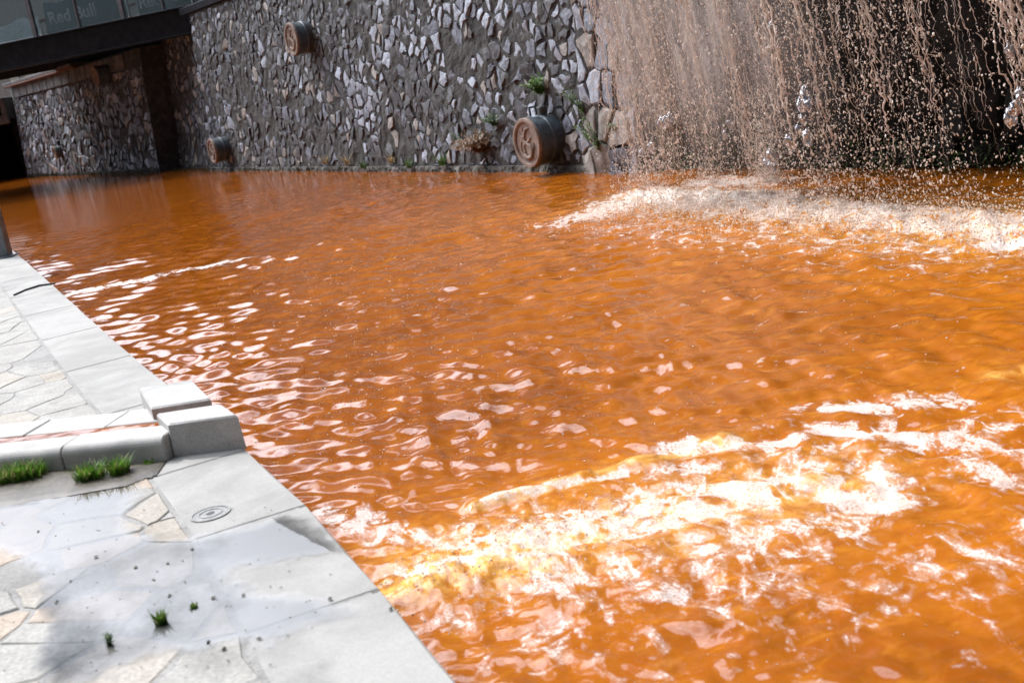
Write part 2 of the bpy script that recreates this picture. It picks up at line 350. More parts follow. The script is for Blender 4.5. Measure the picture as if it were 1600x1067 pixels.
ang = np.concatenate([np.linspace(-75, -31, 40, endpoint=False), np.linspace(-31, 31, na), np.linspace(31, 75, 41)[1:]]) * math.pi / 180
rad = np.concatenate([[.6, 1.0, 1.5, 1.9], np.geomspace(2.2, 75, nr), [110, 200]])
A_, R_ = np.meshgrid(ang, rad, indexing='ij'); X = R_ * np.sin(A_); Y = R_ * np.cos(A_)
Z = water_height(X, Y); Z[:, -3:] = 0
nA, nR = X.shape
V = np.stack([X, Y, Z], -1).reshape(-1, 3)
ii = np.arange(nA * nR).reshape(nA, nR)
Fq = np.stack([ii[:-1, :-1], ii[:-1, 1:], ii[1:, 1:], ii[1:, :-1]], -1).reshape(-1, 4)
me = bpy.data.meshes.new('water'); me.vertices.add(len(V)); me.vertices.foreach_set('co', V.ravel().astype(np.float32))
me.loops.add(Fq.size); me.loops.foreach_set('vertex_index', Fq[:, ::-1].ravel().astype(np.int32)); me.polygons.add(len(Fq))
me.polygons.foreach_set('loop_start', np.arange(0, Fq.size, 4, dtype=np.int32)); me.polygons.foreach_set('use_smooth', np.ones(len(Fq), bool))
me.update(calc_edges=True)
D = foam_density(X, Y).ravel()
at_ = me.attributes.new('foam_density', 'FLOAT', 'POINT'); at_.data.foreach_set('value', D.astype(np.float32))
aer = np.zeros_like(X)
for x0, y0, x1, y1, r0, r1, k in ((620, 925, 860, 860, .15, .22, 1.3), (742, 792, 1130, 690, .07, .09, .75), (700, 870, 1250, 760, .35, .4, .55), (1000, 310, 1640, 360, .6, .8, .6), (1560, 585, 1585, 580, .08, .08, .8)):
    c, _ = capsule(X, Y, P(x0, y0), P(x1, y1), r0, r1); aer = np.maximum(aer, c * k)
at_ = me.attributes.new('aeration', 'FLOAT', 'POINT'); at_.data.foreach_set('value', aer.ravel().astype(np.float32))
churn_light = np.zeros_like(X)  # lighter by the churn; dark reflections of calmer water painted into its colour
for x0, y0, x1, y1, r0, r1, k in ((1050, 310, 1700, 400, 3.6, 3.2, 1.0), (700, 900, 1600, 640, 1.3, 2.2, 1.0)):
    c, _ = capsule(X, Y, P(x0, y0), P(x1, y1), r0, r1); churn_light = np.maximum(churn_light, c * k)
at_ = me.attributes.new('churn_lightness', 'FLOAT', 'POINT'); at_.data.foreach_set('value', churn_light.ravel().astype(np.float32))
water = bpy.data.objects.new('water', me); COL.objects.link(water); tag(water, 'murky orange channel water with ripples and foam', kind='structure')

m, t, b, o = mat('orange_silty_water'); p = geo(t)
flow = P(1250, 750) - P(700, 870); fa = math.atan2(flow[1], flow[0])
mp = N(t, 'ShaderNodeMapping'); mp.inputs['Rotation'].default_value = (0, 0, -fa); t.links.new(p, mp.inputs['Vector'])
mp2 = N(t, 'ShaderNodeMapping'); mp2.inputs['Scale'].default_value = (1.15, .72, 1); t.links.new(mp.outputs[0], mp2.inputs['Vector']); fl = mp2.outputs[0]
dn = N(t, 'ShaderNodeAttribute', attribute_name='foam_density').outputs['Fac']; ar = N(t, 'ShaderNodeAttribute', attribute_name='aeration').outputs['Fac']
v1 = noise_node(t, fl, 5.4, 9, .62, 1.2); v2 = noise_node(t, fl, 1.7, 5, .6, 1.6); v3 = noise_node(t, fl, 16, 6, .65, .8); v4 = noise_node(t, p, 70, 3, .7)
ridge = math_node(t, 'SUBTRACT', 1.0, math_node(t, 'MULTIPLY', math_node(t, 'ABSOLUTE', math_node(t, 'SUBTRACT', v2, .5)), 14.0), clamp=True)
ridge2 = math_node(t, 'SUBTRACT', 1.0, math_node(t, 'MULTIPLY', math_node(t, 'ABSOLUTE', math_node(t, 'SUBTRACT', v1, .47)), 16.0), clamp=True)
a = math_node(t, 'ADD', math_node(t, 'MULTIPLY', math_node(t, 'SUBTRACT', v1, .5), 1.75), math_node(t, 'MULTIPLY', math_node(t, 'SUBTRACT', v3, .5), .75))
a = math_node(t, 'ADD', a, math_node(t, 'MULTIPLY', math_node(t, 'SUBTRACT', dn, .83), .52))
a = math_node(t, 'ADD', a, math_node(t, 'MULTIPLY', math_node(t, 'ADD', ridge, math_node(t, 'MULTIPLY', ridge2, .7)), math_node(t, 'MULTIPLY', dn, .38)))
a = math_node(t, 'ADD', a, math_node(t, 'MULTIPLY', math_node(t, 'SUBTRACT', v4, .5), .10))
fm = sstep(t, a, -.03, .08, 0, .92)
thin = sstep(t, a, -.14, .0, 0, .32)
vor = N(t, 'ShaderNodeTexVoronoi', feature='DISTANCE_TO_EDGE'); vor.inputs['Scale'].default_value = 58; t.links.new(p, vor.inputs['Vector'])
lace = sstep(t, vor.outputs[0], .02, .16, 1.0, .42)
sheetm = math_node(t, 'MAXIMUM', fm, thin)
lowd = sstep(t, dn, .62, .95, 0, .9)
lz = math_node(t, 'MAXIMUM', lace, lowd)
fmask = math_node(t, 'MULTIPLY', sheetm, lz)
bc = mixc(t, sstep(t, noise_node(t, p, .9, 5, .6, .6), .35, .68), (.17, .042, .0025), (.25, .064, .004))
churn_light = N(t, 'ShaderNodeAttribute', attribute_name='churn_lightness').outputs['Fac']
bc = mixc(t, churn_light, bc, mixc(t, sstep(t, noise_node(t, p, .9, 5, .6, .6), .35, .68), (.33, .092, .0045), (.46, .142, .0085)))  # away from the churn the base stays dark, imitating grazing reflections
bc = mixc(t, sstep(t, noise_node(t, fl, 6.5, 6, .6, .5), .42, .7, 0, .5), bc, (.44, .140, .010))
agit = math_node(t, 'MULTIPLY', ar, sstep(t, noise_node(t, fl, 10, 6, .65, .8), .32, .62), clamp=True)
bc = mixc(t, agit, bc, (.88, .52, .13))
mp3 = N(t, 'ShaderNodeMapping'); mp3.inputs['Rotation'].default_value = (0, 0, -.35); t.links.new(p, mp3.inputs['Vector']); mp4 = N(t, 'ShaderNodeMapping'); mp4.inputs['Scale'].default_value = (.55, 1, 1); t.links.new(mp3.outputs[0], mp4.inputs['Vector'])
bc = mixc(t, sstep(t, noise_node(t, mp4.outputs[0], 17, 5, .65, .6), .40, .68, 0, .55), bc, (.30, .070, .004)); bc = mixc(t, math_node(t, 'MULTIPLY', churn_light, sstep(t, noise_node(t, mp4.outputs[0], 11, 5, .65, .5), .52, .72, 0, .6)), bc, (.60, .23, .02))
fleck = math_node(t, 'MULTIPLY', sstep(t, noise_node(t, mp4.outputs[0], 13, 5, .6, .3), .655, .70, 0, .85), math_node(t, 'MULTIPLY', churn_light, sstep(t, noise_node(t, p, 1.4, 3), .42, .62)))
fmask = math_node(t, 'MAXIMUM', fmask, fleck)
col = mixc(t, fmask, bc, (.70, .65, .61))
t.links.new(col, b.inputs['Base Color']); t.links.new(sstep(t, fmask, .1, .7, .08, .55), b.inputs['Roughness'])
b.inputs['IOR'].default_value = 1.45
hh = math_node(t, 'ADD', math_node(t, 'MULTIPLY', noise_node(t, p, 14, 3, .5), .5), math_node(t, 'MULTIPLY', noise_node(t, p, 38, 3, .55), .16))
hh = math_node(t, 'ADD', hh, math_node(t, 'MULTIPLY', fmask, .25)); hh = math_node(t, 'ADD', hh, math_node(t, 'MULTIPLY', math_node(t, 'MULTIPLY', vor.outputs[0], fmask), .7))
bump(t, b, hh, .26, .010)
me.materials.append(m)

# ------------------------------------------------------------------ irregular stones
def clip_half(poly, p, n):               # keep the side where (q-p).n < 0
    out = []
    for i in range(len(poly)):
        a, b_ = poly[i], poly[(i + 1) % len(poly)]; da = (a - p) @ n; db = (b_ - p) @ n
        if da <= 0: out.append(a)
        if da * db < 0: out.append(a + (b_ - a) * (da / (da - db)))
    return out
def voronoi_cells(x0, x1, y0, y1, cx, cy, jit=.42, drop=.12, rg=rng, keep=None):
    nx = max(1, int((x1 - x0) / cx)); ny = max(1, int((y1 - y0) / cy)); sx = (x1 - x0) / nx; sy = (y1 - y0) / ny; pts = []
    for j in range(-1, ny + 1):
        for i in range(-1, nx + 1):
            if rg.random() < drop: continue
            pts.append((x0 + (i + .5 + (.25 if j % 2 else -.25) + rg.uniform(-jit, jit)) * sx, y0 + (j + .5 + rg.uniform(-jit, jit)) * sy))
    pts = np.array(pts); cells = []; S = np.array([1 / sx, 1 / sy])
    for k, c in enumerate(pts):
        if keep is not None and not keep(c): continue
        d = np.sum(((pts - c) * S) ** 2, 1); nb = np.argsort(d)[1:18]
        poly = [np.array(q) for q in ((c[0] - 3 * sx, c[1] - 3 * sy), (c[0] + 3 * sx, c[1] - 3 * sy), (c[0] + 3 * sx, c[1] + 3 * sy), (c[0] - 3 * sx, c[1] + 3 * sy))]
        for j in nb:
            poly = clip_half(poly, (c + pts[j]) / 2, pts[j] - c)
            if len(poly) < 3: break
        for pp, nn in (((x0, y0), (-1, 0)), ((x1, y0), (1, 0)), ((x0, y0), (0, -1)), ((x0, y1), (0, 1))):
            if len(poly) >= 3: poly = clip_half(poly, np.array(pp, float), np.array(nn, float))
        if len(poly) >= 3: cells.append(np.array(poly))
    return cells
def area(p): x, y = p[:, 0], p[:, 1]; return .5 * abs(np.sum(x * np.roll(y, -1) - y * np.roll(x, -1)))
def ragged(poly, gap, rg, amp=.10):
    c = poly.mean(0); r = np.sqrt(area(poly)); q = []
    for i in range(len(poly)):
        a, b_ = poly[i], poly[(i + 1) % len(poly)]
        if np.linalg.norm(b_ - a) < .12 * r: a = (a + b_) / 2; 
        q.append(a)
        L_ = np.linalg.norm(b_ - a)
        if L_ > .45 * r:
            m_ = (a + b_) / 2; nn = np.array([b_[1] - a[1], a[0] - b_[0]]) / L_; q.append(m_ + nn * rg.uniform(-amp, amp * .6) * L_)
    q = np.array(q); d = q - c; l = np.linalg.norm(d, axis=1, keepdims=True)
    return c + d * np.clip((l - gap) / l, .3, 1)
def stone_shape(poly, to3, h0, h1, tilt, rg, dome=.15, cham=.10, jit=.03):
    """poly in the surface's plane -> a chunk of stone from depth h0 to height h1"""
    n = len(poly); c = poly.mean(0); r = np.sqrt(area(poly)); top = c + (poly - c) * (1 - cham * 1.6)
    hh = lambda q, base: base + (q - c) @ tilt + rg.uniform(-jit, jit) * r
    V = [to3(q[0], q[1], h0) for q in poly] + [to3(q[0], q[1], hh(q, h1) - cham * r * .45) for q in poly] + [to3(q[0], q[1], hh(q, h1)) for q in top] + [to3(c[0], c[1], h1 + dome * r * .3)]
    Fc = []
    for i in range(n):
        j = (i + 1) % n; Fc += [(i, j, n + j, n + i), (n + i, n + j, 2 * n + j, 2 * n + i), (2 * n + i, 2 * n + j, 3 * n)]
    return np.array(V), Fc
def rubble(parent, to3, cells, pick, weight, gap, proud, tilt, rg, mats, limit=300, pname='stone', fill='rubble_stones', cham=.10, amp=.1, dome=.15, h0=-.03, jit=.03):
    items = []
    for poly in cells:
        if area(poly) < 1e-4: continue
        c = poly.mean(0)
        if rg.random() > pick[0](c): continue
        q = ragged(poly, gap * rg.uniform(.6, 1.5), rg, amp)
        if pick[2] is not None:
            q = q.mean(0) + (q - q.mean(0)) * pick[2](rg)
        items.append((weight(c) * area(q), q, pick[1](c, rg)))
    items.sort(key=lambda k: -k[0]); rest = MB()
    for i, (w, q, mi) in enumerate(items):
        V, Fc = stone_shape(q, to3, h0, rg.uniform(*proud), np.array([rg.normal(0, tilt), rg.normal(0, tilt)]), rg, dome, cham, jit)
        if i < limit: o = mesh(pname, V, Fc, mats[mi], parent, loc=V[-1]); 
        else: rest.add(V, Fc, mi)
    if rest.n: tag(rest.build(fill, mats, parent), kind='stuff')
def wall_face(name, w, s0, s1, h0, h1, m, parent, step=.07, amp=.03, d=0.0, thick=.6):
    ns = max(2, int((s1 - s0) / step)); nh = max(2, int((h1 - h0) / step)); S, Hh = np.meshgrid(np.linspace(s0, s1, ns + 1), np.linspace(h0, h1, nh + 1), indexing='ij')
    Dp = d + amp * (fbm(S * 5 + 3, Hh * 5, 4, .6) - .5) * 2 + amp * .8 * (fbm(S * 1.1, Hh * 1.1 + 8, 2) - .5)
    V = w.pts(S, Hh, Dp).reshape(-1, 3); k = np.arange(V.shape[0]).reshape(ns + 1, nh + 1)
    Fc = np.stack([k[:-1, :-1], k[1:, :-1], k[1:, 1:], k[:-1, 1:]], -1).reshape(-1, 4).tolist()
    nb = len(V); B = w.pts(S, Hh, np.full_like(S, d - thick)).reshape(-1, 3)
    V = np.concatenate([V, B]); kb = k + nb
    def strip(a, b_):
        for i in range(len(a) - 1): Fc.append((a[i], a[i + 1], b_[i + 1], b_[i]))
    strip(k[:, -1], kb[:, -1]); strip(k[0, :], kb[0, :]); strip(k[-1, ::-1], kb[-1, ::-1]); strip(k[::-1, 0], kb[::-1, 0])
    Fc.append((kb[0, 0], kb[0, -1], kb[-1, -1], kb[-1, 0]))
    return mesh(name, V, Fc, m, parent)
WM = [M['st_light'], M['st_mid'], M['st_dark'], M['st_warm']]
cam2 = np.array([0, 0, EYE])
def wt(w): return lambda c: 1 / np.sum((w.pt(c[0], c[1]) - cam2) ** 2) * (1.0 if w.pt(c[0], c[1])[2] < 1.0 + .35 * 7 or c[0] < 9 else .35)

# main wall
S_BUT = W.hit(905, 120)[0]; S_END = W.len + .45
mw = empty('retaining_wall', W.pt(8, 0, 0), 'tall grey rubble stone wall between the bridge and the waterfall', 'wall')
wall_face('mortar_face', W, -.12, S_BUT + .05, -.4, WTOP, M['mortar'], mw, .05, .035, 0, .9)
wall_face('recessed_face', W, -4.3, -.10, -.4, WTOP, M['mortar'], mw, .06, .035, -.35, .3)
wall_face('footing', W, .0, S_BUT + .02, -.4, .09, M['footing'], mw, .045, .045, .035, .2)
def pick_main(c):
    g = fbm(np.array([c[0] * .45]), np.array([c[1] * .8]), 3)[0]; return np.clip(.86 + (g - .45) * 1.2 - (.2 if c[1] < .4 else 0), .5, .98)
def col_main(c, rg):
    g = fbm(np.array([c[0] * .5 + 20]), np.array([c[1] * .7 + 4]), 3)[0]; l = np.clip(.02 + c[0] * .027 + (g - .5) * 1.6 - (.15 if c[1] < .45 else 0), .06, .70); r = rg.random()
    return 0 if r < l else (1 if r < l + .24 else (2 if rg.random() < .86 else 3))
rg1 = np.random.default_rng(21)
cells = voronoi_cells(-4.2, -.15, .05, WTOP - .05, .24, .22, .46, .14, rg1)
rubble(mw, lambda a, h, d=0.0: W.pt(a, h, d - .35), cells, (lambda c: .8, lambda c, r: [1, 2, 2, 3][r.integers(4)], lambda r: r.uniform(.62, 1.0)), wt(W), .016, (.002, .03), .12, rg1, WM, 60, cham=.06, dome=.10, amp=.16)
cells = voronoi_cells(-.10, S_BUT, .10, WTOP - .05, .20, .20, .50, .24, rg1)
rubble(mw, W.pt, cells, (pick_main, col_main, lambda r: r.uniform(.66, 1.04)), wt(W), .014, (.000, .026), .09, rg1, WM, 240, cham=.05, dome=.12, amp=.18)
# far wall beyond the bridge (set a little forward, lower)
fw = empty('retaining_wall', W2.pt(W2.len / 2, 0), 'lower rubble stone wall beyond the bridge, half in shade', 'wall')
wall_face('mortar_face', W2, -.2, W2.len, -.4, 3.45, M['mortar'], fw, .09, .03, 0, 1.3)
rg2 = np.random.default_rng(22)
cells = voronoi_cells(0, W2.len, .1, 2.95, .30, .24, .45, .08, rg2)
rubble(fw, W2.pt, cells, (lambda c: .88, lambda c, r: [0, 1, 1, 2, 2, 3, 1][r.integers(7)], lambda r: r.uniform(.85, 1.0)), wt(W2), .02, (.01, .045), .14, rg2, WM, cham=.07, dome=.1, amp=.14)
# vertical concrete strip under the far coping and the coping itself
for i in range(16):
    s0 = .6 + i * .95
    if s0 > W2.len - 2.2: break
    V, Fc = bevel_box(W2.pt(s0, 2.98, .0), W2.u * .88, W2.n * .09, (W2.pt(0, 3.40) - W2.pt(0, 2.98)), .012); mesh('concrete_panel', V, Fc, M['panel'], fw)
V, Fc = bevel_box(W2.pt(-.2, 3.46, -.35), W2.u * (W2.len * .62), W2.n * .62, np.array([0, 0, .10]), .015); mesh('coping', V, Fc, M['panel'], fw)
V, Fc = tube([W2.pt(0, 3.42, .22), W2.pt(W2.len * .62, 3.42, .22)], .05, 8); mesh('rusty_pipe', V, Fc, M['rust'], fw)

# buttress of big pale stones at the end of the main wall
bt = empty('stone_buttress', W.pt(S_BUT + .7, 0), 'pier of large pale stones at the left edge of the waterfall', 'buttress')
wall_face('mortar_face', W, S_BUT + .08, S_END, -.4, WTOP, M['mortar'], bt, .07, .03, .07, .9)
rg3 = np.random.default_rng(5)
cells = voronoi_cells(S_BUT + .08, S_END - .01, -.05, WTOP - .05, .27, .42, .38, .05, rg3)
rubble(bt, W.pt, cells, (lambda c: 1., lambda c, r: [0, 1, 3, 0, 1][r.integers(5)], None), wt(W), .018, (.085, .12), .08, rg3, WM, cham=.07, amp=.06, dome=.1, h0=.03)
# recessed wall behind the water, its shade painted near-black, and the ledge it pours from
al = empty('shaded_wall', W.pt(S_END + 4, 0), 'rock wall behind the falling water with its shade painted near-black', 'wall')
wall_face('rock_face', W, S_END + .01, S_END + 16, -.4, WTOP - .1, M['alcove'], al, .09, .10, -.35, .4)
rg4 = np.random.default_rng(6)
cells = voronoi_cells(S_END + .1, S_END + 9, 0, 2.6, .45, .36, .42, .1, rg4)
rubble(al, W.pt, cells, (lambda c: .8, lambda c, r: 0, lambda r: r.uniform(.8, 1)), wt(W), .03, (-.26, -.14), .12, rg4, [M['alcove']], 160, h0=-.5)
LZ = 4.05
lg = empty('overflow_ledge', W.pt(S_END + 4, WTOP), 'dark concrete ledge above the frame that the waterfall pours from', 'ledge')
V, Fc = bevel_box(W.pt(S_BUT - .55, 0, -1.2) * [1, 1, 0] + [0, 0, LZ - .35], W.u * 17, W.n * 2.3, np.array([0, 0, .33]), .03); mesh('slab', V, Fc, M['panel'], lg)

# added sky blocker above the wall, unseen; keeps sky out of the water reflections
bd = empty('sky_blocker', W.pt(12, WTOP, -4) * [1, 1, 0] + [0, 0, WTOP - .06], 'added unseen dark mass behind the stone wall that blocks sky reflections', 'sky_blocker')
BH = 19
bz = WTOP - .06
V, Fc = bevel_box(W.pt(10, 0, -12) * [1, 1, 0] + [0, 0, bz], W.u * 30, W.n * 8.5, np.array([0, 0, BH]), .05); mesh('wall', V, Fc, M['facade'], bd)
V, Fc = bevel_box(W.pt(1.5, 0, -12) * [1, 1, 0] + [0, 0, bz], W.u * 8.4, W.n * 8.5, np.array([0, 0, 13.]), .05); mesh('wing', V, Fc, M['facade'], bd)
for k in range(4):
    for i in range(13):
        if k > 0 and i < 3: continue
        V, Fc = bevel_box(W.pt(3 + i * 2.8, 0, -3.52) * [1, 1, 0] + [0, 0, bz + 1.2 + k * 3.2], W.u * 1.2, W.n * .05, np.array([0, 0, 1.7]), .01); mesh('window', V, Fc, M['window'], bd)

# ------------------------------------------------------------------ decorated round outfalls on the wall
def drum(px, py, diam, length, w, label, valve=False, face=True, ang=0.0):
    s, h = w.hit(px, py, .05); c = w.pt(s, h, 0.0); root = empty('round_outfall', c, label, 'outfall', 'round outfalls on the stone wall')
    r = diam / 2; n = w.n; U = w.u; K = np.array([0, 0, 1.]); nseg = 40
    prof = [(0.0, r * .93), (length * .30, r * .95), (length * .34, r * 1.0), (length * .44, r * 1.0), (length * .48, r * .96), (length * .80, r * .97), (length * .84, r * 1.02), (length, r * 1.02)]
    V = []; Fc = []
    for d, rr in prof:
        for k in range(nseg):
            a = 2 * math.pi * k / nseg; V.append(c + n * d + rr * (math.cos(a) * U + math.sin(a) * K))
    for i in range(len(prof) - 1):
        for k in range(nseg): Fc.append((i * nseg + k, i * nseg + (k + 1) % nseg, (i + 1) * nseg + (k + 1) % nseg, (i + 1) * nseg + k))
    ring = V[-nseg:]
    o = mesh('barrel', V, Fc, M['drum'], root, smooth=False); fixn(o)
    # terracotta disc with raised rim and relief
    prof = [(length - .004, r * 1.0), (length + .035, r * 1.0), (length + .045, r * .97), (length + .045, r * .86), (length + .022, r * .80), (length + .020, r * .3), (length + .020, 0.001)]
    V = []; Fc = []
    for d, rr in prof:
        for k in range(nseg):
            a = 2 * math.pi * k / nseg; wob = 1 + .006 * math.sin(5 * a); V.append(c + n * d + rr * wob * (math.cos(a) * U + math.sin(a) * K))
    for i in range(len(prof) - 1):
        for k in range(nseg): Fc.append((i * nseg + k, i * nseg + (k + 1) % nseg, (i + 1) * nseg + (k + 1) % nseg, (i + 1) * nseg + k))
    disc = mesh('face_disc', V, Fc, M['terra'], root); fixn(disc)
    if face:
        def q(x, y, lift=.024): return c + n * (length + lift) + r * (x * U + y * K)
        rel = MB()                        # a coiled beast in relief: body, neck, mane, legs, tail
        for pts, r0, r1 in (([(-.30, -.50), (-.05, -.62), (.22, -.55), (.34, -.32), (.22, -.10), (-.02, -.02), (-.18, .14), (-.10, .34), (.02, .50)], .10, .055),
                            ([(.02, .50), (.12, .58), (.26, .56)], .07, .03), ([(-.30, -.50), (-.48, -.36), (-.52, -.10), (-.42, .06)], .05, .02), ([(.26, -.30), (.46, -.20), (.50, .02)], .055, .025),
                            ([(-.02, -.02), (.18, .10), (.34, .22)], .06, .025), ([(-.20, -.40), (-.28, -.20), (-.20, -.04)], .05, .03), ([(-.22, .22), (-.40, .30), (-.46, .48)], .045, .02), ([(-.1, .30), (-.24, .46), (-.2, .62)], .04, .02)):
            pp = [q(x, y) for x, y in pts]; m_ = len(pp); tt = np.linspace(0, m_ - 1, m_ * 4); arr = np.array(pp)
            sm = np.stack([np.interp(tt, range(m_), arr[:, k]) for k in range(3)], 1)
            sm[1:-1] = (sm[:-2] + sm[1:-1] * 2 + sm[2:]) / 4
            V, Fc = tube(sm, np.linspace(r0, r1, len(sm)) * r, 6); rel.add(V, Fc)
        rel.build('relief', M['terra'], disc, smooth=True)
        V, Fc = tube([q(.80 * math.cos(a), .80 * math.sin(a), .03) for a in np.linspace(0, 2 * math.pi, 41)], .018 * r, 5, False); mesh('inner_ring', V, Fc, M['terra'], disc, smooth=True)
    if valve:
        b0 = c + n * length * .62 + K * r * .99
        for sx in (-.05, .05):
            V, Fc = bevel_box(b0 + n * sx + U * -.014 - n * .012, U * .028, n * .024, K * .11, .003); mesh('handle_post', V, Fc, M['drum'], root)
        V, Fc = bevel_box(b0 + n * -.066 + U * -.014 + K * .112, U * .028, n * .132, K * .022, .003); mesh('handle_bar', V, Fc, M['drum'], root)
        V, Fc = bevel_box(c + n * length * .10 + K * r * .95 - U * .07, U * .14, n * .12, K * .13, .02); mesh('valve_box', V, Fc, M['panel'], root)
    return root
drum(858, 216, .70, .40, W, 'large round outfall with terracotta relief face and handle, nearest the waterfall', True)
drum(352, 232, .60, .36, W, 'small round outfall low on the wall just right of the bridge shadow')
drum(480, 58, .64, .36, W, 'round outfall high on the wall, upper left of the pale stones')
drum(171, 116, .58, .46, W2, 'small round outfall high on the far wall under the bridge')
drum(94, 237, .42, .22, W2, 'smallest outfall, low on the far wall at left')

# ------------------------------------------------------------------ footbridge with glazed balustrade
BZ = 3.50
b0, b1 = P(0, 110, BZ), P(304, 50, BZ); bu = b1 - b0; bu[2] = 0; bu /= np.linalg.norm(bu); bn = np.array([bu[1], -bu[0], 0])    # bn towards the camera
bl = np.linalg.norm(b1 - b0); start = b0 - bu * 9
K3 = np.array([0, 0, 1.])
br = empty('footbridge', b0 + bu * bl / 2, 'dark steel footbridge crossing the channel at upper left with glass sides', 'bridge')
blen = bl + 9.6
V, Fc = bevel_box(start, bu * blen, -bn * .14, K3 * .62, .01); mesh('front_beam', V, Fc, M['coping_dark'], br)
V, Fc = bevel_box(start + K3 * .62 + bn * .07, bu * blen, -bn * .28, K3 * .05, .006); mesh('top_flange', V, Fc, M['coping_dark'], br)
V, Fc = bevel_box(start - K3 * .05 + bn * .07, bu * blen, -bn * .28, K3 * .05, .006); mesh('bottom_flange', V, Fc, M['coping_dark'], br)
V, Fc = bevel_box(start - bn * 5.6, bu * (blen - .3), -bn * .14, K3 * .6, .01); mesh('rear_beam', V, Fc, M['coping_dark'], br)
V, Fc = bevel_box(start - bn * .15 + K3 * .38, bu * (blen - .1), -bn * 5.44, K3 * .16, .01); mesh('deck', V, Fc, M['panel'], br)
def bx_at(px): # along-bridge coordinate of a survey column
    lo, hi = 0., blen
    for _ in range(40):
        mid = (lo + hi) / 2; q = R3.T @ (start + bu * mid + K3 * .67 - cam2); x = 800 + F_PX * q[0] / -q[2]
        if x < px: lo = mid
        else: hi = mid
    return lo
posts = [bx_at(55) - 2 * k * (bx_at(192) - bx_at(55)) / 2 for k in (2, 1)] + [bx_at(55), (bx_at(55) + bx_at(124)) / 2 + 0 * 0 + (bx_at(124) - bx_at(55)) / 2, bx_at(192), bx_at(255), bx_at(312)]
posts = sorted(posts)
for i, s in enumerate(posts):
    wd = .13 if i not in (3, 5) else .05
    V, Fc = bevel_box(start + bu * (s - wd / 2) + K3 * .671, bu * wd, -bn * .10, K3 * 2.2, .008); mesh('post', V, Fc, M['steel'], br)
for i in range(len(posts) - 1):
    a_, c_ = posts[i] + .07, posts[i + 1] - .07
    V, Fc = bevel_box(start + bu * a_ + K3 * .70 - bn * .04, bu * (c_ - a_), -bn * .012, K3 * 2.1, .002); mesh('glass_pane', V, Fc, M['glass'], br)
V, Fc = bevel_box(start + K3 * 2.875, bu * blen, -bn * .12, K3 * .1, .01); mesh('top_rail', V, Fc, M['steel'], br)
# fabric screens stored behind the glass, printed
def cloth(s0, s1, z0, z1, d, m, seed, name, parent, ragtop=.25):
    n1, n2 = 26, 12; S, T = np.meshgrid(np.linspace(0, 1, n1), np.linspace(0, 1, n2), indexing='ij')
    top = z1 - ragtop * fbm(S * 5 + seed, S * 0 + seed, 3); Zc = z0 + (top - z0) * T; dd = d + .12 * (fbm(S * 9 + seed * 3, T * 1.5 + seed, 3) - .5) + .1 * T
    V = (start[None, None] + bu * (s0 + (s1 - s0) * S)[..., None] - bn * dd[..., None] + K3 * Zc[..., None]).reshape(-1, 3)
    k = np.arange(n1 * n2).reshape(n1, n2); Fc = np.stack([k[:-1, :-1], k[1:, :-1], k[1:, 1:], k[:-1, 1:]], -1).reshape(-1, 4).tolist()
    return mesh(name, V, Fc, m, parent, smooth=True)
P1, P2, P3 = bx_at(55), bx_at(192), bx_at(312)
sc_specs = [(-.2 + posts[0], P1 - .1, .68, 1.75, .35, 'fabric', 1, 'crumpled pale fabric screen behind the leftmost bridge glass', .9), (P1 + .1, P2 - .12, .70, 1.62, .42, 'fabdark', 2, 'grey fabric windbreak with printed lettering behind the middle bridge glass', .2),
            (P1 + .4, P2 - .5, 1.5, 2.9, .9, 'fabric', 3, 'folded white parasol fabric above the lettered windbreak', 1.6), (P2 + .15, P3 - .15, .70, 2.7, .55, 'fabdark', 4, 'grey printed fabric screen behind the right bridge glass', .3),
            (P2 + 1.0, P3 - .2, .95, 2.9, .75, 'fabric', 5, 'pale curtain hanging at the right end of the bridge', .3)]
hosts = []
for s0, s1, z0, z1, d, mm, sdd, lab, rt in sc_specs:
    c = start + bu * (s0 + s1) / 2 + K3 * z0 - bn * d; root = empty('fabric_screen', c, lab, 'fabric screen', 'fabric screens behind the bridge glass'); cloth(s0, s1, z0, z1, d, M[mm], sdd, 'cloth', root, rt); hosts.append(root)
def text(body, s, z, size, d, m, parent, name='lettering'):
    cu = bpy.data.curves.new(name, 'FONT'); cu.body = body; cu.size = size; cu.extrude = .004; cu.offset = .022 * size; cu.space_character = 1.02
    tmp = bpy.data.objects.new('tmp', cu); COL.objects.link(tmp); bpy.context.view_layer.update()
    mm = bpy.data.meshes.new_from_object(tmp.evaluated_get(bpy.context.evaluated_depsgraph_get())); bpy.data.objects.remove(tmp)
    v = np.zeros(len(mm.vertices) * 3); mm.vertices.foreach_get('co', v); v = v.reshape(-1, 3)
    Wv = start + np.outer(v[:, 0] + s, bu) + np.outer(v[:, 1] + z, K3) + np.outer(v[:, 2] - d, bn)
    Fc = [tuple(pp.vertices) for pp in mm.polygons]; bpy.data.meshes.remove(mm); return mesh(name, Wv, Fc, m, parent)
text('Red Bull', P1 + .40, .92, .46, .20, M['print'], hosts[1])
text('Red Bull', P2 + .38, .86, .42, .30, M['print'], hosts[3])
